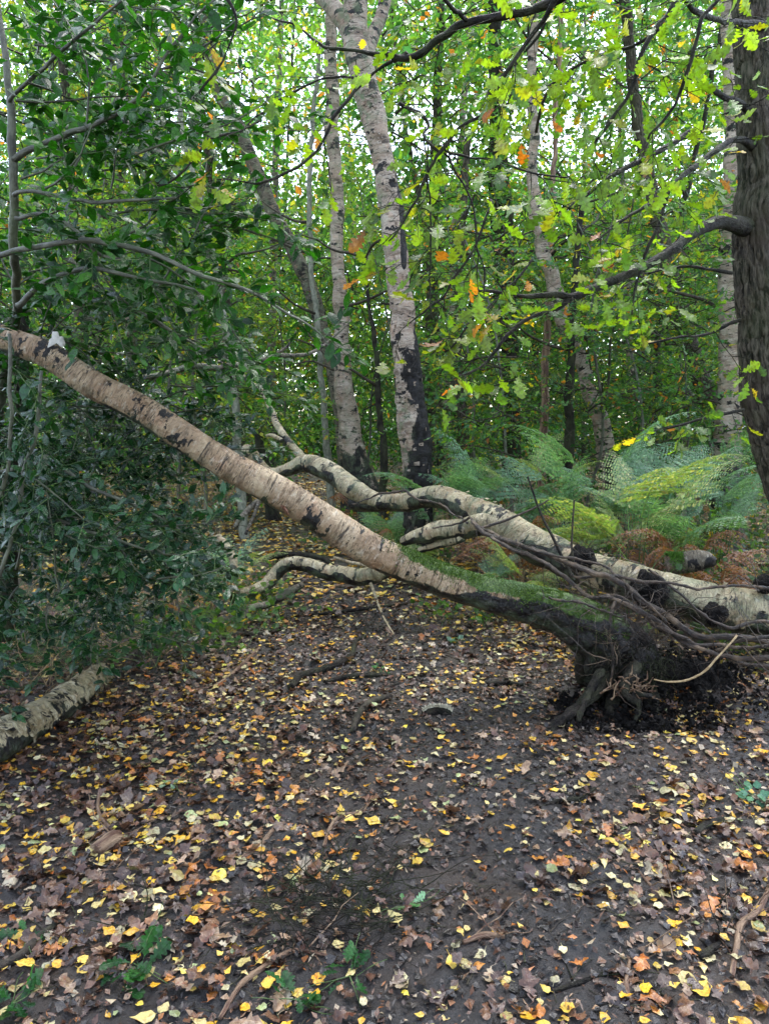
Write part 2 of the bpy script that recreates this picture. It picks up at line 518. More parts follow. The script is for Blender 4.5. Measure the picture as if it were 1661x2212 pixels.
def birch_mat(name, tan=(.30, .205, .135), pale=(.47, .41, .31), patch=.60, lent=.60, rough=.38, streak=True):
    """tint.x = black fissured bark, tint.y = moss, tint.z = algae and extra paleness"""
    N = NT(name)
    bc = N.attr("bc").outputs['Vector']
    sep = N.n("ShaderNodeSeparateXYZ"); N.l(N.attr("tint").outputs['Vector'], sep.inputs[0])
    dark, moss, alg = sep.outputs[0], sep.outputs[1], sep.outputs[2]
    big = N.noise(bc, 5, 4, .6)
    c = N.mix(N.ramp(big, .35, .65), tan, pale)
    bands = N.noise(bc, 1, 3, .6, (6, 6, 60))
    c = N.mix(N.math('MULTIPLY', N.ramp(bands, .45, .7), .45), c, (tan[0] * .55, tan[1] * .45, tan[2] * .4))
    pk = N.noise(bc, 9, 3, .5, None, (4, 2, 1))
    c = N.mix(N.math('MULTIPLY', N.ramp(pk, .58, .7), .35), c, (.36, .18, .10))
    hi = N.noise(bc, 16, 5, .7, (1, 1, 2.2), (1, 9, 1))
    c = N.mix(N.math('MULTIPLY', N.ramp(hi, .55, .72), .6), c, (.60, .55, .45))
    l1 = N.noise(bc, 1, 2, .5, (38, 38, 270), (3, 3, 3))
    l2 = N.noise(bc, 1, 2, .5, (15, 15, 130), (8, 3, 3))
    lt = N.math('MAXIMUM', N.ramp(l1, lent, lent + .05), N.ramp(l2, lent + .06, lent + .10))
    lt = N.math('MULTIPLY', lt, N.ramp(N.noise(bc, 1, 3, .6, (4, 4, 7), (9, 2, 2)), .40, .60))
    bd = N.noise(bc, 1, 5, .7, (3, 3, 13), (2, 6, 5))
    c = N.mix(N.math('MULTIPLY', N.ramp(bd, .54, .62), .7), c, (tan[0] * .35, tan[1] * .33, tan[2] * .32))
    l3 = N.noise(bc, 1, 4, .7, (5, 5, 36), (1, 6, 2))
    lt = N.math('MAXIMUM', lt, N.math('MULTIPLY', N.ramp(l3, .62, .645), .9))
    c = N.mix(N.math('MULTIPLY', lt, .92), c, (.022, .016, .013))
    pt = N.noise(bc, 1, 5, .65, (6, 6, 12), (5, 1, 7))
    pm = N.math('MAXIMUM', N.ramp(pt, patch, patch + .02), N.ramp(N.math('ADD', N.noise(bc, 1, 5, .7, (14, 14, 10)), N.math('SUBTRACT', dark, .55)), .44, .54))
    pc = N.mix(N.ramp(N.noise(bc, 40, 4, .7), .5, .7), (.005, .004, .004), (.026, .020, .016))
    c = N.mix(pm, c, pc)
    an = N.ramp(N.noise(bc, 11, 5, .7, None, (7, 7, 1)), .45, .62)
    c = N.mix(N.math('MULTIPLY', N.math('MULTIPLY', an, alg), .8), c, (.13, .17, .09))
    mn = N.ramp(N.math('ADD', N.noise(bc, 18, 5, .7), N.math('SUBTRACT', moss, .5)), .45, .6)
    c = N.mix(mn, c, N.mix(N.ramp(N.noise(bc, 90, 2), .4, .6), (.025, .055, .008), (.07, .12, .018)))
    h = N.math('ADD', N.math('MULTIPLY', pt, 1.5), N.math('ADD', N.math('MULTIPLY', bands, .5), N.math('MULTIPLY', lt, -.25)))
    h = N.math('ADD', h, N.math('MULTIPLY', N.noise(bc, 70, 4, .7), .5))
    nr = N.bump(h, 1.0, .018)
    ro = N.ramp(big, .3, .7, (rough * .7,) * 3 + (1,), (rough * 1.35,) * 3 + (1,))
    return N.fin(N.bsdf(c, ro, nr, .32))

M['birch_warm'] = birch_mat("birch_bark_warm", (.24, .15, .085), (.42, .32, .205), .58, .585)
M['birch_silver'] = birch_mat("birch_bark_silver", (.22, .165, .085), (.50, .43, .27), .57, .57)
M['birch_stand'] = birch_mat("birch_bark_standing", (.28, .20, .14), (.42, .36, .29), .575, .59, .55)
M['birch_dull'] = birch_mat("birch_bark_dull", (.07, .058, .04), (.17, .14, .10), .55, .58, .6)

def wood_mat(name, a, b, scale=(20, 20, 4), rough=.6, bump=.6, third=None, green=0, spec=.45):
    N = NT(name)
    bc = N.attr("bc").outputs['Vector']
    n = N.noise(bc, 1, 5, .7, scale)
    c = N.mix(N.ramp(n, .42, .58), a, b)
    if third is not None: c = N.mix(N.ramp(N.noise(bc, 5, 4, .6, None, (3, 1, 2)), .52, .62), c, third)
    if green: c = N.mix(N.math('MULTIPLY', N.ramp(N.noise(bc, 3, 4, .6), .45, .6), green), c, (.07, .1, .035))
    f = N.noise(bc, 1, 4, .7, tuple(k * 4 for k in scale))
    nr = N.bump(N.math('ADD', n, N.math('MULTIPLY', f, .5)), bump, .035)
    return N.fin(N.bsdf(c, N.ramp(f, .3, .7, (rough * .7,) * 3 + (1,), (min(1, rough * 1.3),) * 3 + (1,)), nr, spec))

M['oak'] = wood_mat("oak_bark", (.02, .016, .013), (.15, .125, .095), (55, 55, 12), .8, 1.0, (.07, .055, .04), .3, .2)
M['dark'] = wood_mat("dark_wet_bark", (.006, .005, .0045), (.026, .020, .016), (25, 25, 12), .6, .8, (.035, .032, .02), .25, .16)
M['twig'] = wood_mat("wet_twig", (.018, .014, .011), (.06, .046, .033), (40, 40, 30), .6, .4, None, .3, .2)
M['root'] = wood_mat("root_bark", (.012, .008, .006), (.055, .034, .022), (60, 60, 22), .35, .6, (.15, .10, .06))
M['greenstem'] = wood_mat("green_stem", (.03, .07, .015), (.08, .13, .03), (30, 30, 8), .4, .3)
M['greystem'] = wood_mat("grey_green_stem", (.10, .11, .075), (.22, .22, .165), (22, 22, 14), .5, .4)
M['darkstem'] = wood_mat("shrub_stem", (.035, .035, .024), (.10, .10, .07), (30, 30, 14), .5, .4, None, .4)
M['peat'] = wood_mat("black_peat", (.002, .0018, .0018), (.009, .007, .0065), (22, 22, 22), .65, 1.0, None, 0, .15)
M['redwood'] = wood_mat("rotting_wood", (.09, .04, .022), (.30, .2, .12), (25, 25, 4), .55, .8)
M['straw'] = wood_mat("dry_stem", (.20, .13, .06), (.38, .28, .15), (30, 30, 30), .6, .3)
M['fungus'] = wood_mat("bracket_fungus_white", (.36, .34, .30), (.50, .48, .44), (12, 12, 12), .6, .15)
M['fungusb'] = wood_mat("bracket_fungus_brown", (.12, .045, .025), (.26, .13, .08), (60, 60, 60), .4, .4)
M['fringe'] = wood_mat("split_birch_fringe", (.5, .45, .33), (.68, .64, .5), (60, 60, 60), .6, .3)

def moss_mat():
    N = NT("moss")
    c = N.mix(N.ramp(N.noise(N.attr("bc").outputs['Vector'], 12, 3), .4, .6), N.attr("tint").outputs['Vector'], N.mix(1.0, N.attr("tint").outputs['Vector'], (.5, .7, .5), 'MULTIPLY'))
    p = N.bsdf(c, .7, None, .3)
    return N.fin(p)
M['moss'] = moss_mat()

def mud_mat():
    N = NT("wet_mud")
    pos = N.n("ShaderNodeNewGeometry").outputs['Position']
    a = N.noise(pos, 1.3, 5, .6)
    b = N.noise(pos, 14, 6, .7)
    f = N.noise(pos, 70, 5, .75)
    c = N.mix(N.ramp(b, .35, .7), (.010, .009, .009), (.036, .031, .029))
    c = N.mix(N.math('MULTIPLY', N.ramp(a, .45, .62), .7), c, (.05, .032, .020))
    c = N.mix(N.math('MULTIPLY', N.ramp(f, .58, .68), .6), c, (.085, .065, .05))
    h = N.math('ADD', N.math('MULTIPLY', b, 1.0), N.math('MULTIPLY', f, .45))
    nr = N.bump(h, .9, .02)
    nr = N.bump(N.noise(pos, 170, 4, .75), .8, .006, nr)
    ro = N.ramp(N.noise(pos, 5, 5, .65), .35, .65, (.22, .22, .22, 1), (.58, .58, .58, 1))
    return N.fin(N.bsdf(c, ro, nr, .5))
M['mud'] = mud_mat()

# ------------------------------------------------------------------ the ground
def ground():
    ys = [-30, -18, -10, -6, -3, -1, 0, .6, 1.0]
    y = 1.25
    while y < 5.5: ys.append(y); y += max(.011, .0062 * y)
    while y < 16: ys.append(y); y += .012 * y
    while y < 160: ys.append(y); y *= 1.09
    ys = np.array(ys)
    u = list(np.linspace(-1, 1, 310))
    e, k = 1.0, .02
    while e < 160: e += k; k *= 1.35; u.append(e); u.insert(0, -e)
    u = np.array(u)
    Yg, Ug = np.meshgrid(ys, u, indexing='ij')
    Xg = Ug * (.56 * np.clip(Yg, 1.2, 12) + .15)
    x, yy = Xg.ravel(), Yg.ravel()
    z = gz(x, yy)
    z = z + np.where(yy > 30, .3 * fbm(np.stack([x, yy, yy * 0], 1) * .05, 2, 2), 0)
    v = np.stack([x, yy, z], 1)
    ny, nx = Xg.shape
    i = np.arange(ny - 1)[:, None] * nx; j = np.arange(nx - 1)[None, :]
    q = np.stack([i + j, i + j + 1, i + nx + j + 1, i + nx + j], 2).reshape(-1, 4)
    mb = MB(); mb.add(v, None, q)
    o = link("ground", mb.mesh("ground", M['mud'])); o["kind"] = "structure"
    return o
GROUND = ground()

YEL = [(.62, .35, .025), (.62, .44, .07), (.50, .42, .16), (.48, .44, .24), (.42, .18, .03), (.30, .36, .15), (.24, .12, .05)]
BRN = [(.055, .028, .017), (.085, .043, .026), (.15, .08, .045), (.26, .17, .10), (.035, .022, .018), (.36, .30, .20), (.38, .14, .03), (.15, .105, .075)]

def ground_leaves():
    # near and middle ground; leaves fall over the whole path, thinner on the trodden middle
    def place(n, y0, y1, wmul=1.12, seed=0):
        r = np.random.default_rng(seed)
        # area-uniform in the wedge
        t = r.random(n)
        y = np.sqrt(y0 ** 2 + t * (y1 ** 2 - y0 ** 2))
        x = (r.random(n) * 2 - 1) * (.54 * y * wmul + .2)
        return x, y
    def thin(x, y, base):
        px = -.05 * np.clip(y - 2, 0, 20) + .15
        w = np.exp(-((x - px) / (.30 + .1 * y)) ** 2)
        n = fbm(np.stack([x, y, x * 0], 1) * 2.0, 77, 3)
        n2 = fbm(np.stack([x, y, x * 0], 1) * .8 + 40, 79, 2)
        dens = base * (1 - .58 * w * (y < 6.5)) * np.clip(.9 + 1.1 * n + .4 * n2, .15, 2.2)
        return rng.random(len(x)) < dens
    def lay(x, y, size, cols, lift, tilt):
        n = len(x)
        z = gz(x, y) + lift * rng.random(n) + .002
        a = rng.random(n) * 2 * math.pi
        D = np.stack([np.cos(a), np.sin(a), rng.normal(0, tilt, n)], 1)
        U = np.stack([rng.normal(0, tilt, n), rng.normal(0, tilt, n), np.ones(n)], 1)
        flip = rng.random(n) < .3
        U[flip] *= -1
        z = z + size * .06 * (1 + flip)
        return np.stack([x, y, z], 1), D, U, size, cols
    near_b = [leaf('birch' if k % 3 else 'round', .25 * (1 + k % 3), .18, .3 * ((k % 3) - 1), .1, .28, 100 + k) for k in range(8)]
    near_o = [leaf('oak', .3 * (1 + k % 3), .22, .4 * ((k % 3) - 1), .22, .12, 200 + k) for k in range(8)]
    low_b = [leaf('birchl', .25 * (1 + k % 3), .18, .3 * ((k % 3) - 1), .1, .2, 120 + k) for k in range(8)]
    low_o = [leaf('oakl', .3 * (1 + k % 3), .22, .4 * ((k % 3) - 1), .2, 0, 220 + k) for k in range(8)]
    mid_b = [leaf('mid', .3, .2, .2 * (k - 1), .1, 0, 300 + k) for k in range(4)]
    mid_o = [leaf('midoak', .4, .2, .3 * (k - 1), .15, 0, 310 + k) for k in range(4)]
    far_ = [flake(.6, .12), flake(.5, .2)]
    def me_set(ts, nm):
        out = []
        for t in ts:
            mb = MB(); mb.add(t[0], None, t[1]); out.append(mb.mesh(nm, M['litter_o']))
        return out
    wy = [.22, .22, .22, .17, .06, .05, .07]
    wb = [.2, .22, .2, .1, .14, .05, .06, .06]
    # birch leaves near
    x, y = place(19000, 1.35, 6.0, seed=1)
    m = thin(x, y, .52); x, y = x[m], y[m]
    A = lay(x, y, np.clip(.036 * np.exp(rng.normal(0, .25, len(x))), .018, .065), palette(YEL, wy, len(x), .28), .010, .12)
    split_leaves(GROUND, "fallen_birch_leaf", "birch_leaf_litter", near_b, me_set(near_b, "birch_leaf"), *A, M['litter'], 295, 10, low_b)
    # oak leaves near
    x, y = place(14500, 1.35, 6.0, seed=2)
    m = thin(x, y, .52); x, y = x[m], y[m]
    A = lay(x, y, rng.uniform(.035, .095, len(x)), palette(BRN, wb, len(x)), .006, .12)
    split_leaves(GROUND, "fallen_oak_leaf", "oak_leaf_litter", near_o, me_set(near_o, "oak_leaf"), *A, M['litter'], 295, 10, low_o)
    # middle and far
    x, y = place(56000, 6.0, 17.0, 1.2, seed=3)
    m = thin(x, y, .95); x, y = x[m], y[m]
    n = len(x)
    cols = palette(YEL + BRN, [w * 2.4 for w in wy] + wb, n)
    A = lay(x, y, rng.uniform(.055, .10, n), cols, .012, .14)
    mb = MB(); nr_ = y < 8.5
    leaf_cloud(mb, mid_b + mid_o, *[a[nr_] for a in A]); leaf_cloud(mb, far_, *[a[~nr_] for a in A])
    x, y = place(26000, 15.0, 45.0, 1.4, seed=4)
    n = len(x)
    A = lay(x, y, rng.uniform(.09, .16, n), palette(YEL + BRN, [w * .5 for w in wy] + wb, n), .02, .3)
    leaf_cloud(mb, far_, *A)
    build(mb, "distant_leaf_litter", M['litter'], GROUND, kind='stuff')
    # crumbs: torn leaf bits, bark scales and twiglets trodden into the mud
    x, y = place(80000, 1.35, 7.0, seed=5)
    n = len(x)
    A = lay(x, y, rng.uniform(.007, .034, n), palette(BRN + [(.02, .017, .016), (.03, .024, .02)], wb + [.5, .5], n), .004, .35)
    mb = MB(); leaf_cloud(mb, [flake(.5, .1), flake(.9, .2), flake(.25, .1)], *A)
    build(mb, "trodden_leaf_crumbs", M['litter'], GROUND, kind='stuff')
    x, y = place(4200, 1.35, 8.0, seed=6)
    n = len(x)
    a = rng.random(n) * 6.28; ln = rng.uniform(.03, .16, n)
    c = np.stack([x, y, gz(x, y) + .004], 1)
    d = np.stack([np.cos(a), np.sin(a), rng.normal(0, .05, n)], 1) * ln[:, None]
    k = np.stack([-np.sin(a), np.cos(a), np.full(n, .1)], 1) * (ln * rng.normal(0, .12, n))[:, None]
    mb = MB(); threads(mb, np.stack([c - d * .5, c + k, c + d * .5], 1), rng.uniform(.0012, .003, n), .001)
    build(mb, "fallen_twiglets", M['twig'], GROUND, kind='stuff')
ground_leaves()

# ------------------------------------------------------------------ trunks
def px_path(rows, Y=None):
    """rows (px, py, width_px[, Y]) -> x,y,z,radius"""
    out = []
    for r in rows:
        yy = r[3] if len(r) > 3 else Y
        p = P(r[0], r[1], yy)
        d = p[1] * CP - (p[2] - CAMH) * SP
        out.append([p[0], p[1], p[2], r[2] * .5 * d / FPX * .95])
    return np.array(out)

def disp_birch(seed, rough=1.0, base=None):
    def f(bc, th, s, r):
        o = .05 * r * vn(np.stack([bc[:, 0] * 7, bc[:, 1] * 7, s * 5], 1), seed) + .05 * r * vn(np.stack([bc[:, 0] * 2, bc[:, 1] * 2, s * 2.3], 1), seed + 9)
        o += .0035 * rough * fbm(np.stack([bc[:, 0] * 40, bc[:, 1] * 40, s * 50], 1), seed + 1, 3)
        if base is not None:
            k = base(s)
            q = np.stack([bc[:, 0] * 26, bc[:, 1] * 26, s * 14], 1)
            o += k * (.016 * fbm(q, seed + 3, 3) - .018 * np.exp(-np.abs(vn(q * .8, seed + 5)) * 9))
        return o
    return f

def disp_oak(seed, amp=.018):
    """long plates parted by narrow, wandering furrows"""
    def f(bc, th, s, r):
        w = fbm(np.stack([bc[:, 0] * 9, bc[:, 1] * 9, s * 5], 1), seed + 7, 3) * .035
        q = np.stack([(bc[:, 0] + w) * 34, (bc[:, 1] + w) * 34, s * 5.5 + w * 40], 1)
        furrow = np.exp(-np.abs(vn(q, seed)) * 9)
        q2 = np.stack([(bc[:, 0] - w) * 50, (bc[:, 1] + w) * 50, s * 11], 1)
        cross = np.exp(-np.abs(vn(q2, seed + 1)) * 12)
        q3 = np.stack([bc[:, 0] * 90, bc[:, 1] * 90, s * 40], 1)
        return amp * (.45 - 1.15 * furrow - .55 * cross) + amp * .3 * fbm(q3, seed + 2, 2) + .09 * r * vn(np.stack([bc[:, 0] * 3, bc[:, 1] * 3, s * 2.2], 1), seed + 4)
    return f

def flakes_on(path, n, seed, size=(.012, .04), s0=0, s1=1, side=None):
    """curled flakes of peeling bark"""
    mb = MB(); r = np.random.default_rng(seed)
    c, s = resample(spline(path, 8), .02)
    tg = norm(np.gradient(c[:, :3], axis=0))
    for _ in range(n):
        i = int((s0 + (s1 - s0) * r.random()) * (len(c) - 1))
        t = tg[i]
        a = r.normal(size=3) if side is None else np.array(side) + .8 * r.normal(size=3)
        nn = norm(a - t * np.dot(a, t))
        b = np.cross(t, nn)
        L, W = r.uniform(*size), r.uniform(*size) * 1.3
        o = c[i, :3] + nn * c[i, 3] * .97
        vs = []
        cu = r.uniform(.1, .5)
        for k in range(5):
            w = k / 4
            curl = w * w * L * cu
            for e in (-.5, .5):
                vs.append(o + b * (w * W) + t * e * L * (1 - .3 * w) + nn * (curl + .002))
        q = [[k * 2, k * 2 + 1, k * 2 + 3, k * 2 + 2] for k in range(4)]
        mb.add(vs, None, q, np.array(vs) * 3)
    return mb

def stub(mb, p, d, L, r, seed=0):
    p = np.asarray(p, float); d = norm(np.asarray(d, float))
    tube(mb, [[*p, r * 1.2], [*(p + d * L * .6), r], [*(p + d * L), r * .85]], 8, .015, None, None, 0, seed)

def rough_root(seed):
    def f(bc, th, s, r):
        q = np.stack([bc[:, 0], bc[:, 1], s * .6], 1)
        return .45 * r * fbm(q * 22, seed, 3) + .010 * fbm(q * 60, seed + 3, 3)
    return f

# ---- the mossy birch leaning right across the picture
T1 = [(-160, 655, 60, 3.45), (0, 727, 66, 3.5), (100, 765, 70, 3.52), (200, 830, 74, 3.55), (300, 880, 76, 3.58), (400, 945, 78, 3.6), (500, 1009, 80, 3.62),
      (600, 1062, 82, 3.65), (700, 1124, 84, 3.67), (800, 1187, 86, 3.7), (900, 1231, 88, 3.72), (1000, 1268, 88, 3.74), (1100, 1296, 94, 3.76),
      (1200, 1322, 106, 3.78), (1275, 1362, 128, 3.8), (1322, 1410, 146, 3.82), (1345, 1465, 152, 3.84), (1355, 1535, 170, 3.84)]
def mossy_birch():
    path = px_path(T1)
    path[:12, 3] *= .87; path[12:14, 3] *= .92
    th = empty("fallen_birch_tree", (path[-1][0], path[-1][1], 0), "leaning birch trunk with pinkish bark and a mossy lower end torn up by the roots", "fallen tree")
    c, s = resample(spline(path, 8), .03)
    tot = s[-1]
    px, py, _ = proj(c[:, :3])
    s_moss = np.interp(790, px[:-20], s[:-20]); s_dark = np.interp(1130, px[:-20], s[:-20])
    def tint(bc, v, n, s):
        t = np.zeros((len(v), 3))
        nz = fbm(v * 6, 9, 3)
        up = n[:, 2]
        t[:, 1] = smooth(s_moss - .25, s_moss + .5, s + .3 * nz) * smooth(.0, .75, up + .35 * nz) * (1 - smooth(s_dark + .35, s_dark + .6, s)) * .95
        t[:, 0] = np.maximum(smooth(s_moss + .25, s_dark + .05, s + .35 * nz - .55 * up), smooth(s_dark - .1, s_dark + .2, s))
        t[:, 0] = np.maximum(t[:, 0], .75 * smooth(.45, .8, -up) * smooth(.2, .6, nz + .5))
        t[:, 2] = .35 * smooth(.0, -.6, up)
        return t
    k = lambda s: smooth(s_moss + .2, s_dark + .2, s) * 1.0 + 3.5 * smooth(s_dark + .2, s_dark + .7, s)
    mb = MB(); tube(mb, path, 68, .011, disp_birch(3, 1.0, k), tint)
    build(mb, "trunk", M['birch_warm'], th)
    build(flakes_on(path, 45, 4, (.008, .022), .05, .6, (0, -.7, .6)), "peeling_bark", M['birch_warm'], th, kind='stuff')
    # cushion of moss blades on the upper side
    r = np.random.default_rng(5)
    c, s = resample(spline(path, 8), .01); tg = norm(np.gradient(c[:, :3], axis=0))
    n = 34000
    ss = r.uniform(s_moss - .1, s_dark + .5, n)
    i = np.clip(np.searchsorted(s, ss), 0, len(c) - 1)
    up = np.array([0, -.25, 1.0]); nn = norm(up - tg[i] * (tg[i] @ up)[:, None]); bb = np.cross(tg[i], nn)
    an = r.normal(0, .62, n)
    Nn = nn * np.cos(an)[:, None] + bb * np.sin(an)[:, None]
    pos = c[i, :3] + Nn * (c[i, 3:4] * 1.0)
    keep = (fbm(pos * 7, 9, 3) + .75 * np.cos(an) - .30 - .5 * smooth(s_moss + .4, s_moss - .1, ss) + .22 * r.normal(size=n)) > 0
    pos, Nn = pos[keep], Nn[keep]; m = len(pos)
    lich = fbm(pos * 5 + 9, 19, 2) + .15 * r.normal(size=m) > .42
    col = palette([(.065, .12, .012), (.12, .17, .02), (.035, .07, .008)], [.5, .3, .2], m, .2)
    lich &= ss[keep] > s_dark - .35
    col[lich] = palette([(.24, .30, .15), (.14, .20, .08)], [.5, .5], int(lich.sum()))
    mb = MB()
    leaf_cloud(mb, [flake(.55, .1)], pos - Nn * .002, Nn + .9 * r.normal(size=(m, 3)), r.normal(size=(m, 3)), r.uniform(.004, .010, m), col)
    build(mb, "moss", M['moss'], th, kind='stuff')
    # buttress roots at the torn foot
    roots = [
        [(1330, 1430, 52, 3.74), (1282, 1492, 34, 3.58), (1232, 1545, 22, 3.44), (1190, 1580, 17, 3.35), (1140, 1612, 9, 3.28)],
        [(1290, 1380, 60, 3.75), (1268, 1430, 46, 3.85), (1262, 1475, 40, 3.95)],
        [(1400, 1420, 50, 3.95), (1450, 1475, 34, 4.0), (1490, 1510, 24, 3.9), (1500, 1520, 16, 3.8)],
        [(1330, 1470, 40, 3.66), (1318, 1530, 26, 3.5), (1325, 1570, 14, 3.42)],
        [(1400, 1480, 34, 3.7), (1425, 1545, 22, 3.5), (1440, 1590, 12, 3.4)],
        [(1370, 1440, 30, 3.62), (1345, 1490, 20, 3.48), (1378, 1520, 15, 3.44), (1372, 1560, 9, 3.4)],
        [(1340, 1500, 24, 3.6), (1375, 1500, 16, 3.46), (1408, 1505, 12, 3.44)],
        [(1300, 1450, 20, 3.6), (1262, 1520, 14, 3.45), (1250, 1560, 9, 3.38)],
    ]
    for k, rw in enumerate(roots):
        mb = MB(); tube(mb, px_path(rw), 26, .008, rough_root(20 + k), None, .03, k)
        build(mb, "root", M['dark'], th)
    return th
MOSSY = mossy_birch()

def torn_wood():
    mb = MB(); r = np.random.default_rng(8)
    L = []
    for k in range(60):
        p = P(1355 + r.normal() * 22, 1490 + r.normal() * 12, 3.5 + r.normal() * .02)
        d = np.array([r.normal(.25, .4), -.5, r.normal(.5, .5)])
        L.append([p, p + norm(d) * r.uniform(.02, .07) * .5, p + norm(d + .4 * r.normal(size=3)) * r.uniform(.03, .08)])
    threads(mb, L, .007, .002)
    build(mb, "splintered_wood", M['redwood'], MOSSY, kind='stuff')
    # torn soil packed between roots
    mb = MB()
    path = px_path([(1300, 1345, 80, 3.95), (1350, 1390, 110, 3.95), (1385, 1450, 110, 3.95), (1400, 1530, 120, 3.95)])
    def d(bc, th, s, r_):
        return .05 * fbm(np.stack([bc[:, 0] * 7, bc[:, 1] * 7, s * 7], 1), 44, 4) + .012 * fbm(np.stack([bc[:, 0] * 50, bc[:, 1] * 50, s * 50], 1), 45, 3)
    tube(mb, path, 60, .012, d)
    build(mb, "root_soil", M['peat'], MOSSY)
    L, R0 = [], []
    for k in range(420):
        a = r.random()
        p = P(1270 + 190 * a + r.normal() * 18, 1385 + r.uniform(0, 150), 3.62 + .2 * abs(a - .4) + r.normal() * .03)
        dd = norm(np.array([r.normal() * .5, -.5 + .3 * r.normal(), r.normal() * .9 - .3])); pts = [p]; ln = r.uniform(.04, .16)
        for j in range(4):
            dd = norm(dd + r.normal(size=3) * .35 + np.array([0, 0, -.1])); pts.append(pts[-1] + dd * ln / 4)
        L.append(pts); R0.append(r.uniform(.0012, .0045))
    mb = MB(); threads(mb, L, R0, .0008)
    build(mb, "torn_rootlets", M['dark'], MOSSY, kind='stuff')
torn_wood()

def heap(name, label, px, py, rx, ry, h, seed, mat='peat', cat='soil heap'):
    c = G(px, py); n = 90
    a = np.linspace(-1, 1, n)
    X, Yy = np.meshgrid(a, a)
    x, y = X.ravel(), Yy.ravel()
    rr = np.sqrt(x * x + y * y)
    w = np.array([c[0], c[1], 0]) + np.stack([x * rx, y * ry, x * 0], 1)
    e = 1 - smooth(.25, 1.0, rr + .3 * fbm(w * 6, seed, 3))
    z = gz(w[:, 0], w[:, 1]) - .03 + e * h * (.7 + .8 * fbm(w * 9, seed + 1, 4)) + e * .03 * fbm(w * 40, seed + 2, 3)
    w[:, 2] = z
    i = np.arange(n - 1)[:, None] * n; j = np.arange(n - 1)[None]
    q = np.stack([i + j, i + j + 1, i + n + j + 1, i + n + j], 2).reshape(-1, 4)
    mb = MB(); mb.add(w, None, q)
    return tag(build(mb, name, M[mat]), label, cat)
heap("peat_heap", "heap of wet black peat spilling right of the torn birch roots", 1490, 1500, .34, .26, .13, 61)
heap("peat_heap", "low black peat clod in front of the torn birch roots", 1400, 1580, .20, .10, .07, 62)

def clods(name, label, boxes, n, smin, smax, parent=None, mat='peat', seed=3):
    """crumbs of torn soil"""
    r = np.random.default_rng(seed)
    ov = np.array([[1, 0, 0], [-1, 0, 0], [0, 1, 0], [0, -1, 0], [0, 0, 1], [0, 0, -1.0]])
    tr = np.array([[0, 2, 4], [2, 1, 4], [1, 3, 4], [3, 0, 4], [2, 0, 5], [1, 2, 5], [3, 1, 5], [0, 3, 5]])
    tm = []
    for k in range(4): tm.append((ov * r.uniform(.5, 1.1, (6, 1)) + .25 * r.normal(size=(6, 3)), None, tr))
    Pp = []
    for (x0, x1, y0, y1, z0, z1, share) in boxes:
        m = int(n * share); q = np.stack([r.uniform(x0, x1, m), r.uniform(y0, y1, m)], 1)
        Pp.append(np.hstack([q, (gz(q[:, 0], q[:, 1]) + r.uniform(z0, z1, m))[:, None]]))
    Pp = np.concatenate(Pp); N = len(Pp)
    mb = MB(); leaf_cloud(mb, tm, Pp, r.normal(size=(N, 3)), r.normal(size=(N, 3)), np.exp(r.uniform(math.log(smin), math.log(smax), N)), np.zeros((N, 3)) + .02)
    o = build(mb, name, M[mat], parent, kind='stuff', smooth_=False)
    if parent is None: tag(o, label, 'soil')
cf = P(1345, 1500, 3.6)
clods("soil_crumbs", "", [(cf[0] - .35, cf[0] + .45, 3.3, 3.75, 0, .05, .5), (cf[0] - .1, cf[0] + .75, 3.4, 4.1, .02, .17, .5)], 2600, .004, .022, MOSSY)

# ---- bracket fungi
def bracket(name, label, px, py, Y, w, tilt, mat, seed, thick=.3):
    p = P(px, py, Y); n = 28
    rim, top, bot = [], [], []
    r = np.random.default_rng(seed)
    ph = r.random(3) * 6
    mb = MB(); vs, q = [], []
    rings = [(0.0, .35), (.35, .4), (.7, .32), (.93, .2), (1.0, .08), (.93, .0), (.6, -.02), (.2, -.1)]
    for rr, h in rings:
        for k in range(n):
            a = math.pi * (k / (n - 1)) * 1.25 - .4
            lob = 1 + .16 * math.sin(a * 4 + ph[0]) + .08 * math.sin(a * 9 + ph[1])
            x = math.cos(a) * rr * w * .5 * lob; y = math.sin(a) * rr * w * .85 * lob
            vs.append((x, y, h * w * thick))
    for i in range(len(rings) - 1):
        for k in range(n - 1):
            q.append([i * n + k, i * n + k + 1, (i + 1) * n + k + 1, (i + 1) * n + k])
    v = np.array(vs)
    Rm = np.array(Matrix.Rotation(tilt[2], 3, 'Z') @ Matrix.Rotation(tilt[0], 3, 'X') @ Matrix.Rotation(tilt[1], 3, 'Y'))
    v = v @ Rm.T + p
    mb.add(v, None, q)
    return tag(build(mb, name, M[mat]), label, "fungus")
bracket("bracket_fungus", "white lobed bracket fungus standing up on the upper end of the leaning birch trunk", 122, 742, 3.49, .065, (R(72), R(12), R(12)), 'fungus', 3)
bracket("bracket_fungus", "small brown bracket fungus under the middle of the leaning birch trunk", 612, 1098, 3.56, .05, (R(-60), R(0), R(-60)), 'fungusb', 5, .5)

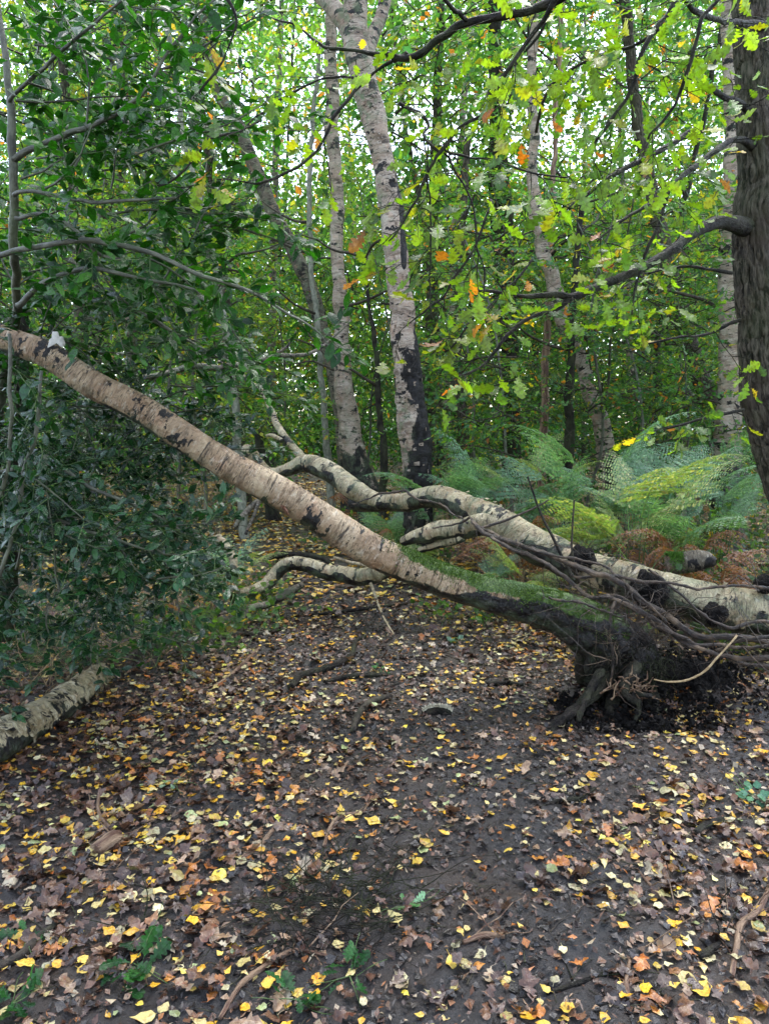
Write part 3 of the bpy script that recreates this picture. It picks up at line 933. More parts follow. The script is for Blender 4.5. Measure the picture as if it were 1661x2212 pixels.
# ---- the silver birch lying behind the roots
T2 = [(1900, 1395, 150, 4.15), (1661, 1338, 118, 4.25), (1560, 1310, 108, 4.32), (1450, 1284, 100, 4.42), (1340, 1250, 94, 4.6), (1240, 1214, 88, 4.8), (1150, 1172, 84, 5.0),
      (1080, 1128, 78, 5.15), (1010, 1092, 66, 5.35), (950, 1074, 58, 5.55), (905, 1076, 52, 5.7), (860, 1086, 46, 5.85), (800, 1088, 44, 6.0), (762, 1086, 34, 6.1)]
def silver_birch():
    path = px_path(T2); path[:, 3] *= .92
    th = empty("fallen_birch_tree", (path[0][0], path[0][1], 0), "silver fallen birch arching low behind the tangle of roots, forked at its far end", "fallen tree")
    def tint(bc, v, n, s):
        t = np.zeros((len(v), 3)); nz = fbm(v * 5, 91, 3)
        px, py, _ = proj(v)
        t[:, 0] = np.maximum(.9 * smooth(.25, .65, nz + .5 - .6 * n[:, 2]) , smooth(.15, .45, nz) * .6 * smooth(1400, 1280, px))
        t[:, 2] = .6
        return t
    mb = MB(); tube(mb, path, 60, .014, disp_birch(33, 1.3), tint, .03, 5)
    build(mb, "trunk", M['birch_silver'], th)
    limbs = [
        [(1100, 1138, 52, 5.1), (1045, 1128, 52, 5.15), (990, 1140, 46, 5.25), (940, 1146, 42, 5.3), (900, 1155, 32, 5.35), (870, 1170, 18, 5.4)],
        [(830, 1090, 34, 5.9), (770, 1062, 48, 6.05), (735, 1035, 48, 6.2), (700, 1012, 46, 6.3), (655, 1002, 38, 6.4), (620, 1014, 28, 6.45), (585, 1020, 22, 6.5), (560, 1000, 26, 6.55), (540, 978, 30, 6.55), (530, 970, 22, 6.5)],
        [(662, 1010, 26, 6.4), (648, 985, 22, 6.5), (620, 950, 17, 6.6), (598, 915, 16, 6.7), (590, 890, 14, 6.75), (560, 845, 12, 6.8), (520, 805, 9, 6.9), (470, 780, 5, 6.9)],
        [(612, 950, 12, 6.6), (590, 940, 8, 6.6), (575, 942, 6, 6.6)],
        [(1000, 1160, 22, 5.2), (950, 1180, 18, 5.3), (905, 1190, 14, 5.3)],
    ]
    for k, rw in enumerate(limbs):
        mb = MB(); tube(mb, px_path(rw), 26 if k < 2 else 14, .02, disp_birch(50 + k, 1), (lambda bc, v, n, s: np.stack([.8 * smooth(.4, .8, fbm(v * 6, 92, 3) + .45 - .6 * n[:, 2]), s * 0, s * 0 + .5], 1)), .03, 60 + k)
        build(mb, "limb", M['birch_silver'], th)
    # black burrs on the pale bark
    for k, (px, py, Y, w) in enumerate([(1400, 1278, 4.2, 84), (1545, 1325, 4.08, 52), (1652, 1262, 4.2, 44), (1440, 1345, 4.2, 60), (1255, 1208, 4.55, 60)]):
        p = P(px, py, Y); r_ = w * .5 * Y / FPX
        mb = MB()
        def d(bc, th_, s, r, k=k): return r_ * .45 * fbm(np.stack([bc[:, 0] * 22, bc[:, 1] * 22, s * 22], 1), 70 + k, 3) + .008 * fbm(bc * 90, 80 + k, 2)
        tube(mb, [[p[0] - r_ * .9, p[1] + .02, p[2], r_ * .25], [p[0] - r_ * .5, p[1], p[2], r_ * .8], [p[0], p[1], p[2] + .0, r_], [p[0] + r_ * .5, p[1], p[2], r_ * .8], [p[0] + r_ * .95, p[1] + .02, p[2], r_ * .2]], 30, .007, d)
        build(mb, "burr", M['peat'], th)
        r = np.random.default_rng(k); L = []
        for _ in range(70):
            dd = norm(np.array([r.normal() * .9, -abs(r.normal()), r.normal() * .9]))
            a = p + dd * r_ * .8
            L.append([a, a + dd * r_ * .6, a + dd * r_ * 1.1 + r.normal(size=3) * .02])
        mb = MB(); threads(mb, L, .0012, .0006); build(mb, "burr_twigs", M['root'], th, kind='stuff')
    build(flakes_on(path, 60, 14, (.008, .03), .1, .95, (0, -.5, .7)), "peeling_bark", M['birch_silver'], th, kind='stuff')
    return th
silver_birch()

# ---- long roots sweeping over both trunks
def root_tangle():
    th = empty("root_bundle", P(1500, 1350, 3.8), "bundle of long torn roots stretched from the birch foot across the silver trunk", "roots")
    main = [
        [(1022, 1128, 12, 4.6), (1050, 1152, 15, 4.5), (1100, 1165, 17, 4.35), (1180, 1205, 18, 4.15), (1260, 1240, 19, 4.0), (1340, 1275, 20, 3.9), (1420, 1335, 20, 3.85), (1490, 1370, 20, 3.8), (1560, 1372, 22, 3.78), (1620, 1378, 22, 3.75), (1720, 1405, 20, 3.7)],
        [(1060, 1160, 10, 4.4), (1120, 1195, 15, 4.25), (1190, 1225, 15, 4.05), (1235, 1262, 15, 3.95), (1275, 1290, 14, 3.85), (1330, 1300, 15, 3.8), (1400, 1335, 17, 3.78), (1450, 1372, 17, 3.75), (1520, 1400, 16, 3.7), (1661, 1420, 18, 3.6), (1760, 1440, 14, 3.6)],
        [(1235, 1240, 8, 4.0), (1290, 1245, 12, 3.95), (1370, 1262, 13, 3.9), (1450, 1262, 11, 3.85), (1560, 1262, 11, 3.85), (1680, 1270, 10, 3.85)],
        [(1300, 1290, 12, 3.84), (1370, 1310, 14, 3.8), (1420, 1350, 14, 3.76), (1500, 1385, 13, 3.72), (1600, 1400, 13, 3.66), (1700, 1398, 10, 3.6)],
        [(1330, 1302, 9, 3.72), (1322, 1335, 11, 3.68), (1318, 1370, 12, 3.65), (1322, 1410, 11, 3.62), (1320, 1470, 9, 3.58)],
        [(1400, 1230, 8, 4.0), (1470, 1290, 9, 3.9), (1560, 1340, 10, 3.85), (1661, 1350, 12, 3.82), (1740, 1360, 9, 3.8)],
        [(1480, 1395, 9, 3.8), (1560, 1420, 14, 3.74), (1661, 1448, 16, 3.68), (1740, 1460, 12, 3.6)],
        [(1545, 1410, 10, 3.7), (1590, 1385, 12, 3.66), (1661, 1380, 13, 3.62), (1720, 1375, 12, 3.6)],
        [(1185, 1290, 7, 3.66), (1240, 1305, 9, 3.64), (1300, 1325, 8, 3.66), (1350, 1330, 5, 3.7)],
        [(1115, 1165, 8, 4.3), (1150, 1180, 9, 4.2), (1210, 1190, 10, 4.1), (1255, 1198, 9, 4.05), (1300, 1225, 9, 4.0), (1380, 1300, 10, 3.8), (1440, 1345, 10, 3.74)],
        [(935, 1140, 6, 5.0), (985, 1132, 8, 4.9), (1010, 1120, 8, 4.75), (1030, 1140, 10, 4.6), (1080, 1160, 11, 4.4)],
        [(760, 1088, 5, 5.9), (820, 1070, 7, 5.75), (870, 1066, 8, 5.6), (905, 1080, 8, 5.5), (960, 1100, 7, 5.3), (1010, 1130, 7, 5.0)],
    ]
    for k, rw in enumerate(main):
        q_ = px_path(rw); q_[:, 3] *= .66
        mb = MB(); tube(mb, q_, 12, .012, disp_birch(100 + k, 1.6), None, .055, 100 + k)
        build(mb, "root", M['root'], th)
    r = np.random.default_rng(12); L = []; R0 = []
    cs = [spline(px_path(rw), 8) for rw in main]
    for k in range(130):
        c = cs[int(r.integers(0, len(cs) - 2))]
        i = int(r.integers(0, len(c)))
        p = c[i, :3] + r.normal(size=3) * .02
        d = norm(np.array([r.normal(.2, 1), -.25 + .5 * r.normal(), r.normal(-.1, .6)]))
        ln = r.uniform(.1, .55)
        pts = [p]
        for j in range(6):
            d = norm(d + r.normal(size=3) * .38); pts.append(pts[-1] + d * ln / 6)
        L.append(pts); R0.append(r.uniform(.0012, .0042))
    # fine hair roots where the foot tore
    for k in range(240):
        p = P(r.uniform(1190, 1450), r.uniform(1270, 1390), r.uniform(3.62, 3.85))
        d = norm(np.array([r.normal(.6, .8), -.2 + .3 * r.normal(), r.normal(-.15, .35)]))
        pts = [p]; ln = r.uniform(.05, .3)
        for j in range(6):
            d = norm(d + r.normal(size=3) * .3 + np.array([0, 0, -.04])); pts.append(pts[-1] + d * ln / 6)
        L.append(pts); R0.append(r.uniform(.0006, .0016))
    mb = MB(); threads(mb, L, R0, .0005); build(mb, "fine_roots", M['root'], th, kind='stuff')
root_tangle()

# pale broken stems standing and lying by the roots
def stick(name, label, rows, mat='twig', ns=10, wander=.01, seed=0, cat="stick", group=None, ground=False, twigs=0, lift=0.0):
    if ground:
        path = []
        for r in rows:
            g = G(r[0], r[1]); d = math.hypot(g[1], CAMH); rad = r[2] * .5 * d / FPX
            path.append([g[0], g[1], gz(g[0], g[1])[0] + rad * .8 + lift + (r[3] if len(r) > 3 else 0), rad])
        path = np.array(path)
    else: path = px_path(rows)
    mb = MB(); c = tube(mb, path, ns, .014, disp_birch(seed + 7, .5), None, wander if not ground else 0, seed)
    if twigs:
        r = np.random.default_rng(seed); L = []
        for _ in range(twigs):
            i = int(r.integers(len(c) // 6, len(c))); p = c[i, :3]
            t = norm(c[min(i + 1, len(c) - 1), :3] - c[max(i - 1, 0), :3]); d = norm(t + .9 * r.normal(size=3) * np.array([1, 1, .4])); ln = r.uniform(.06, .25)
            pts = [p]
            for j in range(4):
                d = norm(d + .25 * r.normal(size=3)); pts.append(pts[-1] + d * ln / 4)
            L.append(pts)
        threads(mb, L, .003, .001)
    return tag(build(mb, name, M[mat]), label, cat, group)

stick("bent_stem", "pale yellowish bent stem poking out right of the black roots", [(1412, 1468, 3, 3.48), (1442, 1472, 4, 3.45), (1485, 1467, 5, 3.42), (1522, 1448, 5, 3.4), (1552, 1415, 4.5, 3.4), (1592, 1372, 4, 3.42)], 'straw', seed=3)
stick("twig", "thin dark upright twig in front of the ferns above the roots", [(1140, 1030, 4, 4.6), (1175, 1120, 6, 4.5), (1240, 1255, 9, 4.3)], 'dark', seed=4)
stick("twig", "thin pale twig rising right of the fern bed", [(1250, 1260, 6, 4.4), (1235, 1190, 5, 4.4), (1240, 1080, 4, 4.4)], 'twig', seed=5)
stick("twig", "long straight twig lying over the fork of the silver birch", [(1040, 1140, 7, 4.9), (1100, 1122, 6, 4.85), (1160, 1095, 4, 4.8), (1185, 1080, 3, 4.8)], 'root', seed=6)

# ---- curved pale limb under the leaning trunk, and branches on the path behind
def simple_limb(name, label, rows, mat, ns, seed, cat="branch", extra=(), g=None):
    p = px_path(rows)
    th = empty(name, (p[0][0], p[0][1], p[0][2]), label, cat, g)
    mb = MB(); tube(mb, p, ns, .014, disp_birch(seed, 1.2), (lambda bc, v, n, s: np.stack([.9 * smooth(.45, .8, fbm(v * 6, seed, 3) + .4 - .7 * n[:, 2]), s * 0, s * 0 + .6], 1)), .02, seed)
    build(mb, "limb", M[mat], th)
    for k, rw in enumerate(extra):
        mb = MB(); tube(mb, px_path(rw), 10, .02, None, None, .015, seed + k)
        build(mb, "side_branch", M[mat], th)
    return th
simple_limb("curved_birch_limb", "curved pale birch limb snaking low under the leaning trunk", [(850, 1222, 40, 5.2), (815, 1238, 42, 5.25), (770, 1248, 40, 5.35), (720, 1240, 37, 5.45), (670, 1222, 34, 5.5), (630, 1216, 32, 5.55), (600, 1232, 31, 5.55), (580, 1256, 30, 5.5), (555, 1272, 28, 5.45), (520, 1283, 22, 5.4)], 'birch_silver', 34, 71,
            extra=[[(815, 1225, 7, 5.2), (770, 1218, 8, 5.3), (720, 1205, 6, 5.35)], [(800, 1260, 8, 5.2), (815, 1300, 6, 5.1), (832, 1345, 4, 4.9), (850, 1370, 3, 4.7)]])
simple_limb("lichened_branch", "grey-green lichened branch on the path left of the curved limb", [(655, 1262, 14, 5.6), (620, 1284, 18, 5.5), (585, 1302, 17, 5.35), (545, 1312, 16, 5.2), (525, 1335, 18, 5.1), (516, 1365, 16, 4.95)], 'birch_dull', 14, 73,
            extra=[[(545, 1310, 10, 5.2), (500, 1320, 8, 5.1), (470, 1330, 6, 5.0)]])
simple_limb("broken_branch", "forked dead branch propped under the leaning trunk by the dark stump", [(612, 1060, 18, 6.6), (570, 1078, 16, 6.6), (540, 1098, 14, 6.5), (505, 1140, 10, 6.4)], 'birch_dull', 12, 74,
            extra=[[(560, 1085, 9, 6.5), (548, 1120, 8, 6.45), (530, 1155, 7, 6.4)]])
simple_limb("pale_branch", "short pale crooked branch beside the undergrowth left of the path", [(470, 1160, 22, 5.2), (490, 1180, 20, 5.15), (505, 1205, 20, 5.1), (508, 1232, 17, 5.05)], 'birch_silver', 16, 75)
simple_limb("dead_branch", "long dead branch running level behind the leaning trunk towards the holly", [(300, 818, 11, 5.0), (360, 808, 14, 5.1), (420, 790, 15, 5.2), (480, 794, 14, 5.3), (540, 782, 13, 5.4), (590, 770, 11, 5.5), (650, 768, 9, 5.6), (700, 745, 7, 5.7), (760, 690, 4, 5.8)], 'birch_dull', 12, 76,
            extra=[[(590, 770, 7, 5.5), (620, 750, 6, 5.5), (640, 715, 4, 5.5)]])
def stump_like():
    g = G(592, 1128)
    mb = MB()
    tube(mb, [[g[0], g[1], gz(g[0], g[1])[0] - .1, .17], [g[0] - .01, g[1], .04, .12], [g[0] - .04, g[1], .2, .085], [g[0] - .09, g[1], .5, .075], [g[0] - .16, g[1], .9, .07], [g[0] - .2, g[1], 1.3, .05]], 20, .02, disp_birch(81, 2))
    tag(build(mb, "broken_stump", M['dark']), "thin black broken stump standing on the leafy path behind the leaning trunk", "stump")
stump_like()

# ---- log at the lower left
def log():
    rows = [(-70, 1632, 112), (0, 1592, 108), (60, 1558, 96), (120, 1520, 88), (180, 1478, 78), (222, 1446, 60)]
    path = []
    for x, y, w in rows:
        g = G(x, y + w * .45); d = math.hypot(g[1], CAMH); rad = w * .5 * d / FPX * .78
        path.append([g[0], g[1], gz(g[0], g[1])[0] + rad * .75, rad])
    path = np.array(path)
    th = empty("birch_log", (path[2][0], path[2][1], 0), "short decaying birch log with pale flaking bark lying at the edge of the undergrowth", "log")
    mb = MB()
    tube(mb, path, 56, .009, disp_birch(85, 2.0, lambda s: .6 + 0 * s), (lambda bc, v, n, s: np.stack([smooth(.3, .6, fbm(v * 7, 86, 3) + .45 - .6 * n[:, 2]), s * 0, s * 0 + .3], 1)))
    build(mb, "log_body", M['birch_silver'], th)
    build(flakes_on(path, 60, 24, (.015, .05), .05, .98, (0, -.6, .7)), "peeling_bark", M['birch_silver'], th, kind='stuff')
log()

# ---- standing trees with traced trunks
def to_ground(rows, Y, foot):
    """close a traced trunk with a foot on the ground"""
    p = px_path([(r[0], r[1], r[2], r[3] if len(r) > 3 else Y) for r in rows])
    b = p[-1].copy()
    g = gz(b[0], b[1])[0]
    if b[2] > g + .05:
        d = (p[-1, :3] - p[-2, :3]); d = d / max(abs(d[2]), .05) * (b[2] - g) if d[2] < 0 else np.array([0, 0, -(b[2] - g)])
        d = np.clip(d, -.6, .6) * np.array([1, 1, 0]) + np.array([0, 0, -(b[2] - g)])
        m = b.copy(); m[:3] += d * .6; m[3] *= 1.06
        e = b.copy(); e[:3] += d; e[3] *= foot; e[2] -= .12
        p = np.vstack([p, m, e])
    else:
        e = b.copy(); e[2] = g - .12; e[3] *= foot; p = np.vstack([p, e])
    return p

def centre_birch():
    rows = [(755, -330, 50), (765, -150, 56), (768, 0, 62), (768, 90, 66), (785, 160, 68), (800, 230, 66), (820, 310, 62), (838, 400, 60), (848, 480, 60), (855, 560, 62), (866, 650, 62), (875, 740, 68), (885, 830, 76), (893, 910, 82), (898, 990, 80), (903, 1060, 78), (905, 1125, 82)]
    p = to_ground(rows, 7.2, 1.3); p[:, 3] *= .86
    th = empty("birch_tree", (p[-1][0], p[-1][1], 0), "tall standing birch in the middle with black cracked bark on its lower half", "tree")
    tot = resample(spline(p, 8), .1)[1][-1]
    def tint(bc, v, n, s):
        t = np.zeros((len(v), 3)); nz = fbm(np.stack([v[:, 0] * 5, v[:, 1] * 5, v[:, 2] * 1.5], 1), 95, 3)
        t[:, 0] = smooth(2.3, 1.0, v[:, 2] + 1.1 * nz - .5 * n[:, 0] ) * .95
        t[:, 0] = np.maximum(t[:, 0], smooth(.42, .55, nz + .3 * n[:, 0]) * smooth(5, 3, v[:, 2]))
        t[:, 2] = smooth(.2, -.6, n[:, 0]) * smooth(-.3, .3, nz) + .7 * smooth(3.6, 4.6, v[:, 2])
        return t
    k = lambda s: smooth(tot - 3.0, tot - 1.3, s) * 1.6
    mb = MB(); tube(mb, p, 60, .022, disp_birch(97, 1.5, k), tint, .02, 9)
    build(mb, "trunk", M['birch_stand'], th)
    fork = [[(768, 100, 40, 7.2), (735, 40, 40, 7.25), (690, -20, 34, 7.3), (620, -120, 28, 7.4)], [(785, 130, 34, 7.2), (812, 60, 30, 7.25), (835, -10, 28, 7.3), (870, -120, 24, 7.4)]]
    for i, rw in enumerate(fork):
        mb = MB(); tube(mb, px_path(rw), 22, .04, disp_birch(98 + i, 1.5), (lambda bc, v, n, s: np.stack([s * 0, s * 0, s * 0 + .9], 1)), .03, i)
        build(mb, "limb", M['birch_stand'], th)
    build(flakes_on(p, 160, 34, (.015, .045), .25, .95, (0, -1, 0)), "peeling_bark", M['birch_stand'], th, kind='stuff')
    return th
centre_birch()

def right_oak():
    rows = [(1618, -300, 66), (1622, -100, 70), (1624, 60, 72), (1630, 200, 74), (1630, 340, 76), (1632, 480, 84), (1636, 600, 86), (1642, 700, 92), (1650, 800, 94), (1662, 900, 96), (1690, 1000, 102), (1735, 1100, 108), (1790, 1200, 118)]
    p = to_ground(rows, 4.8, 1.5)
    th = empty("oak_tree", (p[-1][0], p[-1][1], 0), "furrowed oak trunk leaning along the right edge with a long low branch", "tree")
    mb = MB(); tube(mb, p, 140, .011, disp_oak(41, .02), None, .02, 4)
    build(mb, "trunk", M['oak'], th)
    return th, p
OAK, OAKP = right_oak()

# ------------------------------------------------------------------ branching and foliage
def grow(p, d, L, n, wob, grav=0.0, r=rng):
    """a wandering line of n+1 points"""
    pts = [np.asarray(p, float)]; d = norm(np.asarray(d, float))
    for _ in range(n):
        d = norm(d + wob * r.normal(size=3) + np.array([0, 0, -grav]))
        pts.append(pts[-1] + d * L / n)
    return np.array(pts)

def shoots_along(line, n, L, up, spread=.9, r=rng, droop=.03, start=.1, n_seg=5):
    """side shoots from a line (M,3)"""
    out = []
    tg = norm(np.gradient(line, axis=0))
    for k in range(n):
        f = start + (1 - start) * (k + r.random()) / n
        i = min(int(f * (len(line) - 1)), len(line) - 1)
        side = norm(np.cross(tg[i], up + .4 * r.normal(size=3))) * (1 if k % 2 else -1)
        d = norm(tg[i] * .8 + side * spread + .25 * r.normal(size=3))
        out.append(grow(line[i], d, L * r.uniform(.55, 1.2) * (1.15 - .5 * f), n_seg, .14, droop, r))
    return out

def leaves_on(line, step, size, r=rng, up=(0, 0, 1), spread=1.0, tip=True, upn=.45, alt=True, hang=0.0):
    """alternate leaves on a shoot: P, D, U, S"""
    seg = np.linalg.norm(np.diff(line, axis=0), axis=1); s = np.r_[0, np.cumsum(seg)]
    n = max(1, int(s[-1] / step))
    ss = (np.arange(n) + .6 + .2 * r.normal(size=n)) / n * s[-1]
    Pp = np.stack([np.interp(ss, s, line[:, k]) for k in range(3)], 1)
    t = norm(line[np.clip(np.searchsorted(s, ss), 1, len(line) - 1)] - line[np.clip(np.searchsorted(s, ss) - 1, 0, len(line) - 2)])
    U = norm(np.array(up) + upn * r.normal(size=(n, 3)))
    sd = norm(np.cross(t, U)) * np.where(np.arange(n) % 2, 1, -1)[:, None]
    D = norm(t * .75 + sd * spread + .3 * r.normal(size=(n, 3)) + np.array([0, 0, -hang]))
    S = size * r.uniform(.6, 1.2, n)
    return Pp, D, U, S

class Bag:
    def __init__(s): s.a = [[], [], [], []]
    def add(s, t):
        for k in range(4): s.a[k].append(t[k])
    def get(s): return [np.concatenate(x) for x in s.a]
    def n(s): return sum(len(x) for x in s.a[3])

def meshes(ts, nm, mat):
    out = []
    for t in ts:
        mb = MB(); mb.add(t[0], None, t[1]); out.append(mb.mesh(nm, mat))
    return out

OAK_T = [leaf('oak', .35 * (k % 3 - .5), .14, .35 * ((k % 3) - 1), .07, .06, 400 + k) for k in range(7)]
HOL_T = [leaf('holly' if k % 2 else 'hollys', -.25, .16, .25 * ((k % 3) - 1), .09 if k % 2 else .03, .06, 420 + k) for k in range(7)]
HOL_LOW = [leaf('hollys', -.25, .16, .25 * ((k % 3) - 1), .03, .1, 430 + k) for k in range(7)]
MID_T = [leaf('mid', .3, .15, .3 * (k - 1), .05, 0, 440 + k) for k in range(3)]
MOAK_T = [leaf('midoak', .3, .15, .3 * (k - 1), .05, 0, 450 + k) for k in range(3)]
FAR_T = [flake(.6, .1), flake(.75, .15)]
GREEN_OAK = [(.10, .20, .016), (.15, .26, .02), (.06, .14, .03), (.24, .28, .02), (.44, .33, .03), (.36, .12, .02), (.20, .10, .05)]
W_OAK = [.40, .30, .17, .08, .025, .015, .01]
GREEN_HOL = [(.012, .055, .008), (.02, .08, .010), (.035, .11, .014), (.008, .036, .008)]
W_HOL = [.35, .3, .2, .15]

# ---- oak boughs with big lobed leaves hanging into the picture
def oak_boughs():
    trunk_r = [
        # (owner, rows px,py,w,Y)
        [(1610, 492, 46, 4.75), (1580, 480, 38, 4.6), (1545, 480, 30, 4.5), (1500, 505, 25, 4.35), (1440, 545, 23, 4.2), (1390, 575, 21, 4.1), (1340, 598, 20, 4.0), (1290, 620, 19, 3.9), (1240, 640, 17, 3.8), (1190, 637, 13, 3.75), (1140, 640, 11, 3.7), (1090, 634, 9, 3.65), (1035, 628, 8, 3.6)],
        [(1240, 640, 13, 3.8), (1200, 665, 12, 3.75), (1150, 680, 11, 3.7), (1110, 712, 9, 3.65), (1080, 748, 8, 3.6), (1040, 790, 6, 3.55), (985, 815, 4, 3.5)],
        [(1640, 330, 22, 4.8), (1600, 300, 14, 4.6), (1560, 312, 13, 4.4), (1510, 350, 12, 4.2), (1460, 392, 11, 4.05), (1410, 435, 9, 3.9), (1350, 470, 7, 3.8), (1290, 520, 5, 3.7)],
        [(1450, 400, 9, 4.05), (1430, 450, 8, 4.0), (1405, 520, 7, 3.95), (1380, 600, 5, 3.9), (1365, 680, 4, 3.85)],
        [(1630, 250, 16, 4.8), (1600, 225, 16, 4.6), (1560, 205, 14, 4.4), (1530, 190, 12, 4.3)],
        [(1500, 280, 11, 4.3), (1430, 320, 12, 4.1), (1360, 360, 12, 4.0), (1290, 400, 9, 3.9), (1230, 450, 6, 3.8)],
        [(1650, 55, 18, 4.7), (1590, 48, 12, 4.4), (1540, 36, 11, 4.2), (1500, 20, 10, 4.0), (1470, -20, 9, 3.9)],
        [(1580, 590, 8, 4.6), (1480, 575, 6, 4.5), (1400, 590, 4, 4.4)],
        [(1600, 690, 8, 4.5), (1540, 885 - 170, 6, 4.5), (1450, 735, 5, 4.4), (1380, 745, 3, 4.4)],
        [(1605, 885, 8, 4.6), (1530, 900, 6, 4.5), (1440, 925, 5, 4.4)],
    ]
    bag, shoot = Bag(), []
    for k, rw in enumerate(trunk_r):
        path = px_path(rw)
        mb = MB(); c = tube(mb, path, 16 if k < 3 else 10, .012, disp_oak(60 + k, .004), None, .02, 30 + k)
        build(mb, "branch", M['dark'], OAK)
        L = np.linalg.norm(np.diff(c[:, :3], axis=0), axis=1).sum()
        sh = shoots_along(c[:, :3], int(L * 7) + 2, .42, np.array([0, 0, 1.0]), 1.0, rng, .05, .15)
        shoot += sh
        for q in sh[::1]:
            shoot += shoots_along(q, 2, .2, np.array([0, 0, 1.0]), .9, rng, .05, .3)
    for q in shoot:
        if rng.random() < .55: bag.add(leaves_on(q[len(q) // 3:], .038, .10, hang=.25, upn=.6))
    mb = MB(); threads(mb, shoot, rng.uniform(.0018, .0035, len(shoot)), .0009)
    build(mb, "twigs", M['dark'], OAK, kind='stuff')
    A = bag.get(); n = len(A[0])
    split_leaves(OAK, "leaf", "leaves", OAK_T, meshes(OAK_T, "oak_leaf_blade", M['leaf_o']), *A, palette(GREEN_OAK, W_OAK, n, .2), M['leaf'], 290, 12)
oak_boughs()

def hanging_bough(label, rows_list, seed, nleaf=.6, dens=7, leafsize=.092, mat='dark', cols=GREEN_OAK, w=W_OAK, shootL=.4, nmax=200, droop=.06, sub=3):
    r = np.random.default_rng(seed)
    p0 = px_path(rows_list[0])[0]
    th = empty("oak_bough", p0[:3], label, "branch", None)
    shoot, bag = [], Bag()
    for k, rw in enumerate(rows_list):
        q_ = px_path(rw); q_[:, 3] *= .8
        mb = MB(); c = tube(mb, q_, 14 if k == 0 else 8, .014, disp_oak(seed + k, .003), None, .05, seed + k)
        build(mb, "stem", M[mat], th)
        L = np.linalg.norm(np.diff(c[:, :3], axis=0), axis=1).sum()
        sh = shoots_along(c[:, :3], int(L * dens) + 1, shootL, np.array([0, 0, 1.0]), 1.0, r, droop, .1)
        shoot += sh
        for q in sh: shoot += shoots_along(q, sub, shootL * .5, np.array([0, 0, 1.0]), .9, r, droop, .25)
    for q in shoot:
        if r.random() < nleaf: bag.add(leaves_on(q[len(q) // 3:], .036, leafsize * 1.1, r, hang=.3, upn=.6))
    mb = MB(); threads(mb, shoot, r.uniform(.0016, .0032, len(shoot)), .0008)
    build(mb, "twigs", M[mat], th, kind='stuff')
    A = bag.get(); n = len(A[0])
    split_leaves(th, "leaf", "leaves", OAK_T, meshes(OAK_T, "oak_leaf_blade", M['leaf_o']), *A, palette(cols, w, n, .2), M['leaf'], nmax, 14)
    return th

hanging_bough("thick dark oak bough curving across the top of the picture", [
    [(1330, -70, 34, 3.1), (1220, -15, 28, 3.15), (1150, 8, 25, 3.2), (1080, 22, 24, 3.25), (1010, 45, 23, 3.3), (960, 78, 22, 3.35), (900, 106, 20, 3.4), (830, 112, 15, 3.45), (770, 100, 11, 3.5), (710, 93, 9, 3.55), (640, 50, 6, 3.6), (560, 22, 4, 3.6)],
    [(1010, 45, 13, 3.3), (975, 15, 11, 3.2), (940, -30, 10, 3.1)],
    [(880, 112, 13, 3.42), (835, 135, 10, 3.45), (790, 165, 9, 3.5), (740, 240, 9, 3.45), (690, 320, 8, 3.4), (640, 365, 7, 3.35), (570, 392, 6, 3.3), (480, 388, 5, 3.25), (400, 400, 4, 3.2), (370, 395, 3, 3.2)],
    [(790, 165, 8, 3.5), (720, 175, 6, 3.55), (650, 190, 5, 3.55), (560, 250, 5, 3.5), (500, 310, 4, 3.4)]], 201, .6, 6, .09, 'dark', GREEN_OAK, W_OAK, .36, 150, .03, 2)
hanging_bough("dark twiggy oak bough hanging down in front of the middle birch", [
    [(1230, -40, 16, 2.9), (1180, 20, 13, 2.95), (1130, 70, 11, 3.0), (1080, 150, 11, 3.05), (1040, 225, 10, 3.1), (985, 300, 10, 3.1), (945, 345, 10, 3.1), (915, 385, 9, 3.1), (880, 450, 7, 3.05), (840, 520, 4, 3.0)],
    [(862, 222, 10, 3.2), (895, 240, 10, 3.18), (915, 268, 9, 3.15), (905, 295, 7, 3.1), (950, 330, 7, 3.1)],
    [(960, 330, 6, 3.1), (985, 400, 5, 3.1), (1010, 480, 5, 3.05), (1040, 570, 4, 3.0), (1045, 640, 3, 3.0)],
    [(960, 320, 6, 3.1), (1020, 330, 5, 3.05), (1080, 345, 5, 3.0), (1150, 370, 4, 2.95), (1230, 380, 3, 2.9)],
    [(915, 300, 5, 3.1), (935, 420, 4, 3.1), (930, 560, 3, 3.05), (935, 690, 3, 3.0)]], 202, .6, 6, .09, 'dark', GREEN_OAK, W_OAK, .32, 200)
hanging_bough("leafy oak bough filling the top right with green and orange leaves", [
    [(1480, -80, 18, 3.6), (1440, 20, 15, 3.6), (1400, 90, 13, 3.6), (1370, 180, 11, 3.6), (1320, 260, 9, 3.6), (1270, 330, 7, 3.6)],
    [(1420, 60, 10, 3.6), (1350, 110, 9, 3.7), (1270, 130, 8, 3.8), (1180, 190, 6, 3.9)],
    [(1200, -60, 12, 3.9), (1180, 50, 10, 3.9), (1120, 130, 8, 4.0), (1090, 230, 6, 4.0)],
    [(1570, -40, 12, 3.4), (1520, 60, 10, 3.4), (1480, 160, 9, 3.4), (1440, 260, 7, 3.4), (1400, 300, 5, 3.4)]], 203, .85, 9, .09, 'dark', GREEN_OAK, W_OAK, .45, 200)
